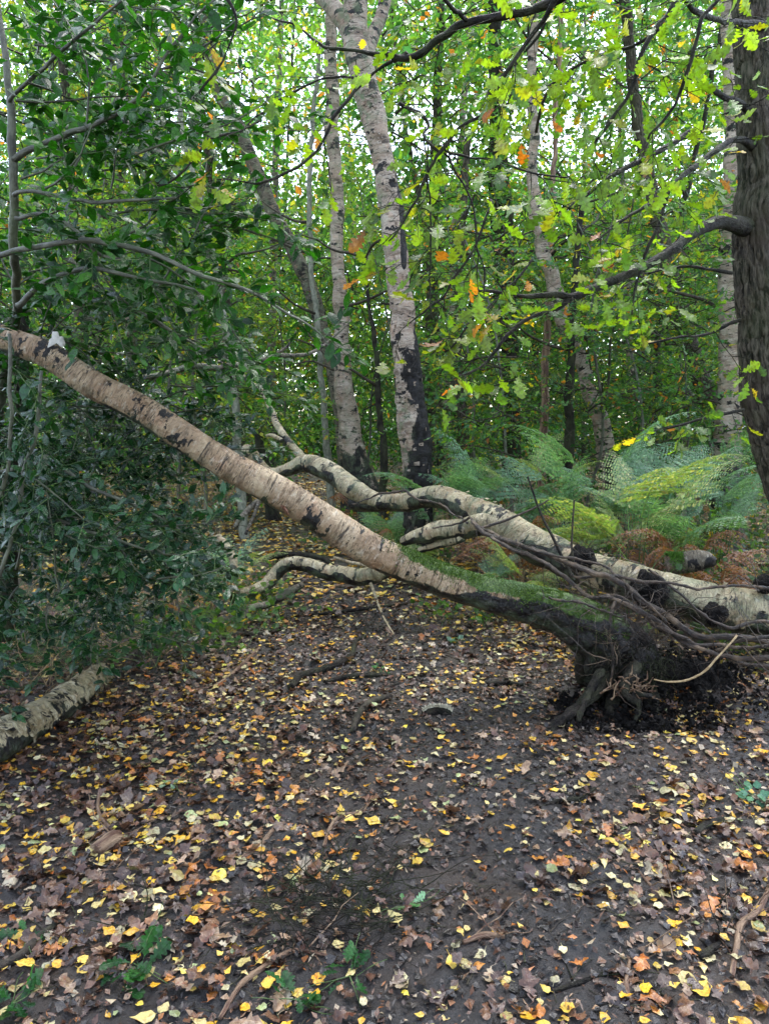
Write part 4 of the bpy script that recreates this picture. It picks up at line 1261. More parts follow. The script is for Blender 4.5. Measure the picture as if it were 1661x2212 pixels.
hanging_bough("low oak twigs with large bright leaves in front of the middle birch trunk", [
    [(1060, 430, 7, 3.3), (1000, 560, 6, 3.2), (960, 640, 6, 3.15), (900, 690, 5, 3.1), (860, 720, 4, 3.1)],
    [(1150, 560, 6, 3.5), (1080, 640, 5, 3.4), (1020, 690, 5, 3.35), (960, 760, 4, 3.3)]], 204, .7, 7, .09, 'dark', [(.12, .195, .02), (.16, .22, .02), (.34, .27, .03), (.45, .2, .03), (.30, .12, .02)], [.5, .27, .12, .06, .05], .26, 120)
hanging_bough("yellow and bronze oak spray beside the holly leaves at the top left", [
    [(470, -50, 9, 2.7), (520, 40, 7, 2.7), (480, 130, 6, 2.7), (430, 200, 5, 2.7)],
    [(560, 260, 6, 2.9), (500, 300, 6, 2.85), (440, 340, 5, 2.8), (380, 380, 4, 2.75), (340, 400, 3, 2.7)]], 205, .5, 6, .08, 'dark', [(.12, .195, .02), (.22, .25, .02), (.42, .3, .03), (.45, .17, .03), (.06, .12, .03)], [.34, .25, .15, .11, .15], .25, 90)

# ---- holly
def holly(label, stems, limbs, seed, nshoot, shootL, leafsize, nmax, extra_seeds=(), cols=GREEN_HOL, w=W_HOL, dens=.031, stem_mat='darkstem', name="holly_tree", hang=.05, lm='holly'):
    r = np.random.default_rng(seed)
    p0 = px_path(stems[0])[-1]
    th = empty(name, (p0[0], p0[1], 0), label, "holly")
    for k, rw in enumerate(stems):
        mb = MB(); tube(mb, px_path(rw), 18, .02, disp_birch(seed + k, 1), None, .02, seed + k)
        build(mb, "trunk", M[stem_mat], th)
    bag, shoot, n2 = Bag(), [], []
    lines = []
    for k, rw in enumerate(limbs):
        mb = MB(); c = tube(mb, px_path(rw), 10, .02, None, None, .03, seed + 20 + k)
        build(mb, "branch", M['darkstem'], th)
        lines.append(c[:, :3])
    for (p, d, L) in extra_seeds: lines.append(grow(p, d, L, 8, .12, .01, r)); n2.append(lines[-1])
    for ln in lines:
        L = np.linalg.norm(np.diff(ln, axis=0), axis=1).sum()
        sh = shoots_along(ln, max(2, int(L * nshoot)), shootL, np.array([0, -.3, 1.0]), .9, r, hang * .6, .05)
        shoot += sh
        for q in sh: shoot += shoots_along(q, 2, shootL * .55, np.array([0, 0, 1.0]), .9, r, hang * .6, .2)
    for q in shoot: bag.add(leaves_on(q, dens, leafsize, r, (0, -.25, 1), .8, upn=.45, hang=hang))
    mb = MB(); threads(mb, shoot, r.uniform(.0018, .003, len(shoot)), .001)
    build(mb, "shoots", M['greenstem'], th, kind='stuff')
    if n2:
        mb = MB(); threads(mb, n2, .006, .002); build(mb, "thin_branches", M['darkstem'], th, kind='stuff')
    A = bag.get(); n = len(A[0])
    split_leaves(th, "leaf", "leaves", HOL_T, meshes(HOL_T, "holly_leaf_blade", M[lm + '_o']), *A, palette(cols, w, n, .2), M[lm], nmax, 12, HOL_LOW)
    print("holly leaves", n)
    return th

r_ = np.random.default_rng(31)
seeds = []
for k in range(84):
    px, py = r_.uniform(-120, 430), r_.uniform(-120, 850)
    Y = r_.uniform(2.9, 4.4)
    if py > 600 + px * .5 - 60: Y = max(Y, 3.85)
    p = P(px, py, Y)
    seeds.append((p, np.array([r_.uniform(.2, 1), r_.normal() * .4, r_.normal(.0, .35)]), r_.uniform(.35, .8)))
holly("tall holly with grey-green stem and glossy dark leaves filling the upper left", [
    [(-40, -200, 12, 3.1), (0, 60, 14, 3.1), (18, 200, 16, 3.1), (25, 340, 19, 3.1), (30, 450, 19, 3.15), (34, 560, 20, 3.25), (38, 640, 20, 3.5), (20, 760, 22, 3.9), (-20, 1000, 24, 4.2), (-50, 1250, 26, 4.3), (-70, 1400, 30, 4.3)]],
    [[(28, 345, 16, 3.1), (80, 312, 14, 3.05), (140, 285, 13, 3.0), (200, 262, 12, 2.95), (260, 225, 10, 2.9), (310, 180, 9, 2.88), (350, 120, 7, 2.86), (400, 60, 5, 2.85)],
     [(-30, 560, 13, 3.2), (40, 542, 13, 3.1), (110, 530, 13, 3.0), (180, 516, 13, 2.95), (250, 528, 12, 2.9), (330, 548, 11, 2.85), (430, 585, 9, 2.8), (520, 625, 7, 2.78), (600, 665, 6, 2.76), (680, 715, 4, 2.75), (735, 790, 3, 2.75)],
     [(38, 660, 14, 3.2), (80, 620, 13, 3.1), (150, 590, 12, 3.0), (230, 585, 10, 2.95), (320, 605, 8, 2.9), (420, 625, 6, 2.85)],
     [(30, 420, 10, 3.1), (60, 410, 9, 3.05), (150, 425, 9, 3.0), (250, 430, 8, 2.9), (380, 425, 5, 2.85)],
     [(33, 470, 10, 3.1), (90, 460, 9, 3.05), (160, 500, 9, 3.0), (200, 540, 8, 3.0), (260, 560, 7, 2.95)],
     [(20, 220, 9, 3.1), (80, 150, 9, 3.0), (150, 90, 8, 2.9), (230, 30, 6, 2.85), (300, -30, 5, 2.8)],
     [(120, 600, 8, 3.7), (220, 650, 8, 3.7), (330, 690, 7, 3.7), (430, 740, 5, 3.7), (500, 790, 3, 3.7)]],
    301, 9, .27, .070, 295, seeds)
seeds = []
for k in range(150):
    px, py = r_.uniform(-160, 400), r_.uniform(860, 1330)
    py = min(py, 1330 - max(0, px - 220) * .6); px = min(px, 340) if py > 1000 else px
    Y = r_.uniform(3.1, 4.6)
    if py < 1010 + px * .45: Y = max(Y, 3.95)
    p = P(px, py, Y); p[2] = max(p[2], .12)
    seeds.append((p, np.array([r_.uniform(-.2, 1), -abs(r_.normal() * .5), r_.normal(.0, .3)]), r_.uniform(.3, .65)))
holly("low dense holly thicket with wet bluish shine under the leaning trunk", [
    [(50, 640, 16, 4.1), (52, 760, 26, 4.1), (44, 900, 30, 4.2), (30, 1100, 34, 4.2), (20, 1300, 38, 4.2), (10, 1380, 42, 4.2)]],
    [[(90, 800, 7, 3.0), (80, 900, 9, 3.0), (60, 1000, 9, 3.0), (45, 1080, 9, 3.0), (20, 1180, 9, 3.0), (-20, 1300, 9, 3.0)],
     [(20, 720, 8, 2.9), (22, 800, 9, 2.9), (25, 900, 9, 2.9), (20, 1000, 9, 2.95), (0, 1100, 9, 3.0)],
     [(0, 1020, 10, 3.4), (110, 1000, 9, 3.35), (220, 1060, 8, 3.35), (330, 1110, 6, 3.35), (430, 1170, 4, 3.35)],
     [(-20, 1150, 10, 3.3), (100, 1120, 9, 3.2), (220, 1160, 7, 3.1), (330, 1190, 5, 3.1)]],
    302, 10, .24, .06, 295, seeds, [(.006, .032, .010), (.010, .048, .013), (.018, .065, .014)], [.4, .35, .25], .03, 'dark', "holly_thicket", .02, 'wet')

# ---- leafy trees and saplings: crown of sprays
def sprays(N, base, dirs, L, k, size, r, droop=.2, up=(0, 0, 1), upn=.5):
    """N sprays of k leaves; returns leaf arrays and the twig lines"""
    t = np.linspace(.1, 1, k)[None, :, None]
    d = norm(dirs)[:, None, :]; Ls = np.asarray(L).reshape(-1, 1, 1)
    pos = base[:, None, :] + d * Ls * t + np.array([0, 0, -1.0]) * droop * Ls * t ** 2
    side = norm(np.cross(d, np.array([0, 0, 1.0]) + .5 * r.normal(size=(N, 1, 3))))
    sg = np.where(np.arange(k) % 2, 1, -1)[None, :, None]
    D = norm(d * .7 + side * sg + .35 * r.normal(size=(N, k, 3)) + np.array([0, 0, -.25]))
    U = norm(np.array(up) + upn * r.normal(size=(N, k, 3)))
    S = size * r.uniform(.6, 1.25, (N, k))
    lines = pos[:, ::max(1, k // 4), :]
    return pos.reshape(-1, 3), D.reshape(-1, 3), U.reshape(-1, 3), S.ravel(), lines

def crown_mesh(seed, H, spread, zc, zr, nspray, k, size, cols, w, tmpl, limbs=7, droop=.2, sprayL=.5, weep=False, mat='leaf'):
    """limbs and crown round a stem at the origin, returns (limb MB, leaf MB)"""
    r = np.random.default_rng(seed)
    L, pts = [], []
    for i in range(limbs):
        z0 = zc - zr + (i + r.random()) / limbs * zr * 1.5
        a = r.random() * 6.28
        q = grow((0, 0, z0), (math.cos(a), math.sin(a), .55 * r.random() + .15), spread * r.uniform(.6, 1.15), 6, .2, .02, r)
        L.append(q); pts.append(q[1:])
        for s in shoots_along(q, 5, spread * .45, np.array([0, 0, 1.0]), 1, r, .03, .2, 6): L.append(np.array(s)[:7] if len(s) >= 7 else s); pts.append(s[1:])
    pts = np.concatenate(pts)
    i = r.integers(0, len(pts), nspray)
    base = pts[i] + r.normal(size=(nspray, 3)) * spread * .13
    d = base * np.array([1, 1, 0]) * .6 + r.normal(size=(nspray, 3)) * np.array([1, 1, .25]) * spread * .5
    if weep: d = r.normal(size=(nspray, 3)) * .15 + np.array([0, 0, -1.0])
    A = sprays(nspray, base, d, sprayL * r.uniform(.5, 1.2, nspray), k, size, r, droop)
    mb = MB()
    leaf_cloud(mb, tmpl, *A[:4], palette(cols, w, len(A[0]), .22))
    lm = MB()
    same = [x for x in L if len(x) == 7]
    threads(lm, same, .014, .003)
    threads(lm, A[4], .0028, .001)
    return lm, mb

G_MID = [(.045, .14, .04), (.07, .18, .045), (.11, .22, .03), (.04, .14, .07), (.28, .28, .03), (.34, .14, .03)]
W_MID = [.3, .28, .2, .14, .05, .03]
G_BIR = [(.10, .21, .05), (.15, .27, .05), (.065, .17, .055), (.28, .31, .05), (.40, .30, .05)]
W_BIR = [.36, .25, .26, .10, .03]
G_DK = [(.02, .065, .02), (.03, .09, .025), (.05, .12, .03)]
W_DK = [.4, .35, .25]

SAP = []
for k in range(5):
    H = 4.5
    lm, mb = crown_mesh(500 + k, H, 1.5, 2.6 + .2 * k, 2.1, 210, 14, .075, G_MID if k % 2 == 0 else G_BIR, W_MID if k % 2 == 0 else W_BIR, MOAK_T if k % 2 == 0 else MID_T, 9, .15, .5)
    sm = MB()
    r = np.random.default_rng(600 + k)
    q = grow((0, 0, -.1), (.15 * r.normal(), .15 * r.normal(), 1), 4.8, 8, .12, 0, r)
    tube(sm, [[*p, .026 * (1 - i / 11)] for i, p in enumerate(q)], 8, .1)
    SAP.append((sm.mesh("sapling_stem", M['darkstem']), lm.mesh("sapling_twigs", M['twig']), mb.mesh("sapling_leaves", M['leaf'])))

def place_sapling(x, y, k, s, rz, label, group="leafy saplings in the wood"):
    th = empty("sapling", (x, y, gz(x, y)[0]), label, "sapling", group)
    th.rotation_euler = (.06 * math.sin(rz * 3), .06 * math.cos(rz * 5), rz); th.scale = (s, s, s)
    for nm, me in zip(("stem", "twigs", "leaves"), SAP[k]):
        o = bpy.data.objects.new(nm, me); COL.objects.link(o); o.parent = th
        if nm != "stem": o["kind"] = "stuff"
    return th
r = np.random.default_rng(77)
# pixel x, distance, scale, kind, label
for px, Y, s, k, lb in [
        (1120, 8.4, .9, 0, "sapling with green oak-like leaves between the middle birch and the leaning white birch"),
        (1260, 9.2, .9, 2, "leafy green sapling just in front of the leaning white birch"),
        (1420, 8.6, .9, 2, "dense green sapling behind the far bracken near the low oak branch"),
        (1500, 8.8, .7, 1, "small yellow-green sapling left of the pale birch at the right"),
        (1330, 10.6, 1.0, 4, "green sapling behind the tallest blue-green bracken"),
        (1050, 10.4, 1.05, 1, "yellow-green birch sapling right behind the middle birch"),
        (905, 11.8, 1.1, 3, "pale birch sapling hidden behind the middle birch trunk"),
        (1190, 12.6, 1.15, 0, "tall sapling far behind the reddish-brown slim tree"),
        (1460, 11.8, 1.1, 3, "yellow-green sapling behind the leaning oak on the right"),
        (790, 13.5, 1.0, 2, "green sapling close behind the slender birch"),
        (610, 14, 1.1, 1, "yellow-green sapling left of the slender birch"),
        (480, 12, .8, 3, "small pale sapling where the path bends out of sight"),
        (430, 9.5, 1.0, 1, "yellow-green sapling behind the long level dead branch"),
        (300, 8.8, .95, 3, "pale green sapling showing through the holly leaves"),
        (150, 8.8, 1.05, 1, "yellow-green sapling behind the left part of the holly"),
        (30, 7.6, .9, 0, "green sapling behind the holly stem at the left edge"),
        (380, 12.5, 1.3, 3, "tall pale sapling far behind the upper holly"),
        (1600, 9.6, 1.0, 2, "green sapling behind the oak at the right edge"),
        (1560, 13, 1.3, 3, "tall yellow-green sapling far back at the right"),
        (1000, 14, 1.3, 2, "tall green sapling far back right of the middle birch"),
        (1720, 7.6, .9, 4, "green sapling just outside the right edge")]:
    X = (px - PCX) / FPX * Y
    place_sapling(X, Y, k, s, r.random() * 6.28, lb, None)

# ---- trees of the wood behind, trunks traced one by one
CR = []
for k, (cols, w, tm, sz, weep) in enumerate([(G_BIR, W_BIR, MID_T, .085, True), (G_MID, W_MID, MOAK_T, .10, False), (G_BIR, W_BIR, FAR_T, .11, True), (G_MID, W_MID, FAR_T, .12, False)]):
    lm, mb = crown_mesh(700 + k, 10, 2.4, 3.0, 3.0, 230 if k < 2 else 260, 16, sz, cols, w, tm, 11, .5 if weep else .2, .9, weep)
    CR.append((lm.mesh("crown_twigs", M['twig']), mb.mesh("crown_leaves", M['far'])))

def wood_tree(name, label, rows, Y, mat, crown, seed, crown_z=3.5, scale=1.0, dark=.35, group=None, foot=1.25, cat="tree", disp=None, ns=22):
    p = to_ground(rows, Y, foot)
    r = np.random.default_rng(seed)
    th = empty(name, (p[-1][0], p[-1][1], gz(p[-1][0], p[-1][1])[0]), label, cat, group)
    top = p[0].copy(); nxt = p[1]
    if top[2] < 12 and crown is not None:
        d = norm(top[:3] - nxt[:3]); e = []
        for i in range(1, 4):
            q = top.copy(); q[:3] = top[:3] + d * i * 1.6 + np.array([0, 0, i * .8]); q[3] *= 1 - .2 * i; e.append(q)
        p = np.vstack([e[::-1], p])
    def tint(bc, v, n, s):
        nz = fbm(np.stack([v[:, 0] * 4, v[:, 1] * 4, v[:, 2] * 1.5], 1), seed, 3)
        return np.stack([np.maximum(smooth(1.6, .4, v[:, 2] + nz), dark * smooth(.1, .5, nz)), s * 0, .5 + s * 0], 1)
    mb = MB(); c = tube(mb, p, ns, .06, disp or disp_birch(seed, 1.5, lambda s: .5 + 0 * s), tint, .04, seed)
    build(mb, "trunk", M[mat], th)
    c3 = c[:, :3]
    for j in range(3):
        z = r.uniform(1.6, 5.5)
        i = int(np.argmin(np.abs(c3[:, 2] - z)))
        a = r.random() * 6.28
        q = grow(c3[i], (math.cos(a), math.sin(a), .5), r.uniform(.8, 2), 6, .22, .03, r)
        mb = MB(); tube(mb, np.hstack([q, np.linspace(.022, .006, len(q))[:, None]]), 6, .12)
        build(mb, "branch", M['twig'], th)
    if crown is not None:
        i = int(np.argmin(np.abs(c3[:, 2] - crown_z)))
        for nm, me in zip(("twigs", "crown"), CR[crown]):
            o = bpy.data.objects.new(nm, me); COL.objects.link(o); o.parent = th; o["kind"] = "stuff"
            o.location = Vector([float(q) for q in (c3[i] - np.array(th.location))]); o.rotation_euler = (0, 0, r.random() * 6.28); o.scale = (scale,) * 3
    return th

W_ = [
    ("birch_tree", "slender birch left of the middle birch with a black foot and red-brown bark strip", [(718, -60, 24), (716, 100, 28), (716, 200, 30), (720, 300, 32), (728, 400, 32), (730, 500, 30), (733, 600, 30), (738, 700, 34), (742, 800, 40), (750, 900, 48), (765, 990, 56), (785, 1050, 66)], 10.0, 'birch_stand', 0),
    ("leaning_tree", "dark crooked tree leaning right behind the holly at the top left", [(425, -60, 24), (437, 0, 26), (448, 90, 26), (468, 190, 26), (512, 265, 28), (535, 320, 30), (566, 400, 32), (602, 480, 32), (642, 560, 34), (668, 620, 34), (700, 720, 34), (728, 830, 36), (742, 960, 38)], 11.5, 'birch_dull', 1),
    ("slim_tree", "slim grey tree standing behind the holly leaves", [(352, -60, 12), (362, 60, 12), (380, 170, 13), (398, 300, 13), (430, 420, 14), (458, 540, 15), (478, 650, 16), (495, 760, 18), (508, 880, 20), (514, 960, 22)], 9.0, 'greystem', 0),
    ("slim_tree", "thin pale-stemmed tree close left of the slender birch", [(690, 100, 10), (676, 260, 12), (668, 400, 12), (672, 560, 12), (690, 740, 13), (700, 900, 15), (708, 1000, 18)], 10.5, 'greystem', 3),
    ("birch_tree", "leaning white birch right of the middle with bark stained black low down", [(1158, -40, 20), (1150, 160, 22), (1152, 280, 24), (1152, 400, 26), (1165, 500, 30), (1188, 590, 34), (1215, 680, 36), (1245, 750, 32), (1270, 830, 34), (1292, 900, 36), (1305, 960, 40)], 9.5, 'birch_stand', 0),
    ("slim_tree", "straight reddish-brown slim tree beside the leaning white birch", [(1195, 420, 13), (1188, 560, 15), (1182, 700, 17), (1178, 820, 18), (1174, 950, 20)], 9.8, 'redwood', 1),
    ("slim_tree", "dark slim tree between the reddish one and the leaning white birch's foot", [(1262, 420, 12), (1245, 560, 15), (1234, 720, 18), (1230, 830, 20), (1228, 960, 24)], 9.0, 'dark', 1),
    ("slim_tree", "dark narrow tree just right of the middle birch", [(1010, 300, 14), (1000, 460, 16), (992, 640, 17), (988, 780, 20), (996, 880, 24), (1004, 970, 30)], 11.5, 'oak', 3),
    ("leaning_tree", "dark oak leaning left behind the ferns near the right edge", [(1370, 200, 24), (1400, 380, 28), (1430, 520, 32), (1462, 640, 34), (1488, 740, 36), (1520, 830, 40), (1545, 900, 44)], 11.0, 'oak', 1),
    ("birch_tree", "pale birch close behind the oak on the right with cracked black base", [(1570, -60, 36), (1578, 160, 38), (1584, 320, 40), (1578, 480, 44), (1576, 620, 46), (1574, 760, 48), (1572, 880, 56), (1570, 980, 64)], 8.2, 'birch_stand', 0),
    ("dead_tree", "dark ivy-clad snag behind the oak twigs right of the middle", [(1072, 250, 34), (1076, 360, 46), (1084, 480, 52), (1092, 600, 46), (1100, 740, 42), (1104, 940, 44)], 14.0, 'dark', 3),
    ("slim_tree", "crooked black slim tree left of the middle birch's base", [(790, 560, 8), (800, 680, 10), (815, 800, 13), (822, 900, 14), (826, 990, 18)], 9.5, 'dark', 3),
    ("slim_tree", "dark tree behind the long level dead branch", [(470, 520, 18), (488, 640, 18), (500, 780, 20), (512, 880, 22), (520, 960, 24)], 13.0, 'oak', 3),
    ("slim_tree", "slim tree behind the upper left holly, near the left edge", [(120, -60, 16), (140, 200, 18), (160, 480, 20), (176, 760, 24), (182, 960, 28)], 12.0, 'oak', 0),
    ("slim_tree", "mossy slim tree behind the lower holly", [(262, -60, 20), (270, 180, 22), (262, 420, 24), (280, 640, 26), (290, 960, 30)], 13.5, 'birch_dull', 2),
    ("slim_tree", "grey slim tree far behind the gap right of the slender birch", [(880, 300, 12), (930, 560, 14), (945, 760, 16), (950, 960, 18)], 16.0, 'birch_dull', 2),
    ("slim_tree", "pale thin tree far behind the fern bed", [(1340, 320, 12), (1352, 560, 14), (1360, 760, 16), (1370, 930, 20)], 15.0, 'birch_stand', 2),
    ("slim_tree", "thin dark tree behind the low oak branch", [(1492, 380, 12), (1440, 560, 14), (1420, 740, 16), (1415, 930, 18)], 13.0, 'dark', 3),
]
for i, (nm, lb, rows, Y, mat, cr) in enumerate(W_):
    if i in (0, 3, 4, 6, 7, 9, 11): cr = None
    wood_tree(nm, lb, rows, Y, mat, cr, 800 + i, 4.2 + (i * 37 % 10) * .25, .9 + (i % 4) * .1, ns=30 if i in (0, 4, 9) else 16,
              disp=disp_oak(800 + i, .010) if mat == 'oak' else None)

# trees farther back: repeats nothing tells apart
r = np.random.default_rng(91)
for k in range(24):
    Y = r.uniform(14, 30); px = r.uniform(-150, 1800)
    lean = r.normal() * 60
    w = r.uniform(.10, .26) * FPX / Y
    rows = [(px + lean, -120, w * .6), (px + lean * .5, 300, w * .8), (px + lean * .2, 650, w), (px, 930, w * 1.2)]
    wood_tree("distant_tree", "one of many thin trees far back in the wood", rows, Y, ['birch_dull', 'oak', 'birch_stand', 'dark'][k % 4], 2 + k % 2 if k % 2 else None, 900 + k, r.uniform(2.5, 7.5), r.uniform(1.1, 1.7), group="distant trees of the wood", ns=8)

# ---- the wood closing the view: foliage nobody could count
def far_wood():
    r = np.random.default_rng(5)
    n = 2500
    y = np.where(r.random(n) < .22, r.uniform(14, 18, n), r.uniform(27, 42, n)) ; x = r.uniform(-.95, .95, n) * y
    z = r.beta(1.3, 1.25, n) * (4.5 + .45 * y)
    c = np.stack([x, y, z], 1)
    # openings towards the sky, near the crown tops only
    hole = fbm(np.stack([x / y * 5.5, z / y * 5.5, x * 0], 1), 33, 2)
    keep = hole > -.9 + 1.1 * smooth(.2, .42, z / y)
    c = c[keep]
    m = 3000; yl = r.uniform(21, 40, m)
    c = np.vstack([c, np.stack([r.uniform(-.85, .85, m) * yl, yl, r.random(m) ** 1.15 * (.36 * yl) - .3], 1)]); n = len(c)
    per = 52
    wpx = .055 * c[:, 1:2]
    b = np.repeat(c, per, 0) + r.normal(size=(n * per, 3)) * np.repeat(np.hstack([wpx, wpx, wpx * .9]), per, 0) * .42
    N = len(b)
    D = norm(r.normal(size=(N, 3)) * np.array([1, 1, .8]) + np.array([0, 0, -.6]))
    U = norm(r.normal(size=(N, 3)) + np.array([0, 0, .5]))
    S = r.uniform(.0055, .0100, N) * b[:, 1]
    ci = np.repeat(r.random(n), per)
    colA = palette(G_BIR, W_BIR, N, .22); colB = palette(G_MID, W_MID, N, .22); colC = palette(G_DK, W_DK, N, .25)
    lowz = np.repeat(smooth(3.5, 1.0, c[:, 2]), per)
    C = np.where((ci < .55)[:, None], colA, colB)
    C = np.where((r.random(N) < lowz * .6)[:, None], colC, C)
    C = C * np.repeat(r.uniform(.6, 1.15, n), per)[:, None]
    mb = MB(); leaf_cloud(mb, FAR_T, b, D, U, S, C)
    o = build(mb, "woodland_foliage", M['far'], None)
    tag(o, "mass of pale green woodland foliage closing the view behind the trees", "foliage", None, "stuff")
far_wood()

def thicket():
    """dark shrubby growth between the stems, up to head height"""
    r = np.random.default_rng(6)
    n = 1600
    y = r.uniform(8.5, 24, n); x = r.uniform(-.75, .75, n) * y
    path = np.abs(x + .15 * (y - 4)) < 1.35 - .01 * y
    keep = ~(path & (y < 17))
    x, y = x[keep], y[keep]; n = len(x)
    z = r.beta(1.1, 1.8, n) * 3.4
    c = np.stack([x, y, z], 1); per = 44
    N = n * per
    b = np.repeat(c, per, 0) + r.normal(size=(N, 3)) * np.array([.36, .36, .26])
    b[:, 2] = np.abs(b[:, 2])
    D = norm(r.normal(size=(N, 3)) + np.array([0, 0, -.2])); U = norm(r.normal(size=(N, 3)) * .7 + np.array([0, 0, 1.0]))
    C = np.where((np.repeat(r.random(n), per) < .6)[:, None], palette(G_DK, W_DK, N, .25), palette(G_MID, W_MID, N, .25))
    mb = MB(); leaf_cloud(mb, FAR_T, b, D, U, r.uniform(.04, .085, N), C)
    tag(build(mb, "undergrowth", M['holly'], None), "dark shrubby undergrowth between the trunks of the wood", "undergrowth", None, "stuff")
    # tangle of bare dead twigs
    L = []
    for _ in range(1900):
        yy = r.uniform(7.5, 20); xx = r.uniform(-.6, .62) * yy
        if abs(xx + .15 * (yy - 4)) < 1.0 and yy < 15: continue
        L.append(grow((xx, yy, r.uniform(.1, 2.8)), (r.normal(), r.normal(), r.normal() * .6 + .35), r.uniform(.5, 1.6), 5, .3, 0, r))
    mb = MB(); threads(mb, L, r.uniform(.002, .006, len(L)), .0012)
    tag(build(mb, "dead_twig_tangle", M['twig'], None), "tangle of bare dead twigs between the tree trunks", "twigs", None, "stuff")
    # stems, grasses and bents at the foot
    L = []
    for _ in range(6500):
        yy = r.uniform(6.0, 17); xx = r.uniform(-.62, .62) * yy
        if abs(xx + .15 * (yy - 4)) < 1.2: continue
        if yy < 7.5 or (xx < -.25 * yy and yy < 10): continue
        h = r.uniform(.15, .55); a = r.normal(size=2) * .3
        z0 = .12
        L.append([(xx, yy, z0), (xx + a[0] * h * .4, yy + a[1] * h * .4, z0 + h * .7), (xx + a[0] * h * 1.3, yy + a[1] * h * 1.3, z0 + h)])
    mb = MB(); threads(mb, L, .003, .001)
    tag(build(mb, "dry_grass", M['straw'], None), "dry straw-coloured grass at the foot of the thicket", "grass", None, "stuff")
thicket()

# ---- bracken
def frond_mesh(seed, L, mat, cols, w, droop=.5, curl=0.0, npin=13, tint=None, wid=.36):
    r = np.random.default_rng(seed)
    n = npin
    t = np.linspace(0, 1, 24)
    # rachis rises then arches over along +Y
    ry = L * (t * (1 - .1 * t)); rz = L * (.55 * t - droop * t ** 2.2)
    rx = .04 * L * np.sin(t * 3 + r.random() * 6)
    rach = np.stack([rx, ry, rz], 1)
    Pn, D, U, S = [], [], [], []
    sub = []
    for i in range(n):
        f = .22 + .78 * (i + .3) / n
        k = np.array([np.interp(f, t, rach[:, a]) for a in range(3)])
        tg = norm(np.array([np.interp(min(f + .02, 1), t, rach[:, a]) - np.interp(f - .02, t, rach[:, a]) for a in range(3)]))
        ln = wid * L * (1 - f) ** .72 * min(1, (f - .1) / .2 + .3) * r.uniform(.9, 1.1)
        for sg in (-1, 1):
            sd = norm(np.cross(tg, [0, 0, 1]) * sg + tg * .42 + np.array([0, 0, -.12 - curl * r.random()]) + .06 * r.normal(size=3))
            m = max(4, int(ln / .021))
            u = (np.arange(m) + .5) / m
            pts = k + sd * (u * ln)[:, None] + np.array([0, 0, -1]) * (u ** 2 * ln * (.15 + curl))[:, None]
            nn = norm(np.cross(sd, tg) * sg)
            if nn[2] < 0: nn = -nn
            for e in (-1, 1):
                bd = norm(np.cross(nn, sd) * e)
                Pn.append(pts); D.append(np.tile(norm(bd + sd * .35), (m, 1)) + .12 * r.normal(size=(m, 3)) * (1 + 3 * curl)); U.append(np.tile(nn, (m, 1)) + .2 * r.normal(size=(m, 3)))
                S.append((.16 * ln * (1 - u) ** .7 + .010) * r.uniform(.85, 1.1, m))
            sub.append([k, k + sd * ln * .5 + np.array([0, 0, -1]) * ln * .25 * (.15 + curl), k + sd * ln + np.array([0, 0, -1]) * ln * (.15 + curl)])
    A = [np.concatenate(a) for a in (Pn, D, U, S)]
    mb = MB()
    leaf_cloud(mb, [flake(.62, .06)], *A, palette(cols, w, len(A[0]), .2))
    c0 = tuple(np.array(cols[0]) * 1.4)
    threads(mb, np.array([rach[::3]]), .004, .001, c0)
    threads(mb, np.array(sub), .0014, .0005, c0)
    return mb.mesh("frond_blade", mat)

F_GR = [frond_mesh(1100 + k, 1, M['fern'], [(.11, .25, .13), (.16, .31, .17)], [.5, .5], .35 + .12 * k) for k in range(3)]
F_YE = [frond_mesh(1110 + k, 1, M['fern'], [(.20, .32, .09), (.30, .38, .12), (.42, .42, .18)], [.5, .35, .15], .4 + .12 * k) for k in range(2)]
F_BR = [frond_mesh(1120 + k, 1, M['fern'], [(.26, .11, .05), (.34, .17, .08), (.17, .07, .04)], [.4, .3, .3], .75 + .15 * k, .5) for k in range(2)]

def fern(label, px, py, Y, kind, nf, size, seed, tall=1.0, az=None, spread=1.0, lift=0.0, cat="fern"):
    r = np.random.default_rng(seed)
    p = P(px, py, Y); z = gz(p[0], p[1])[0] + lift
    th = empty("bracken_fern", (p[0], p[1], z), label, cat, None)
    lib = {'g': F_GR, 'y': F_YE, 'b': F_BR}[kind]
    st = MB(); L = []
    for k in range(nf):
        a = (az + spread * r.normal() * .6) if az is not None else 6.28 * (k + r.random()) / nf
        s = size * r.uniform(.75, 1.2)
        h = r.uniform(.25, .95) * size * tall
        b = np.array([p[0], p[1], z]) + np.array([math.cos(a), math.sin(a), 0]) * .1 * r.random()
        o = bpy.data.objects.new("frond", lib[k % len(lib)]); COL.objects.link(o)
        o.parent = th; o.matrix_parent_inverse = Matrix.Translation(-th.location)
        top = b + np.array([math.cos(a) * .06, math.sin(a) * .06, h])
        o.location = Vector([float(c) for c in top]); o.rotation_euler = (r.normal() * .22 + .45, r.normal() * .3, a - math.pi / 2); o.scale = (s, s, s)
        L.append([b, b * .5 + top * .5, top])
    threads(st, L, .006, .004)
    build(st, "stems", M['straw' if kind == 'b' else 'greenstem'], th, kind='stuff')
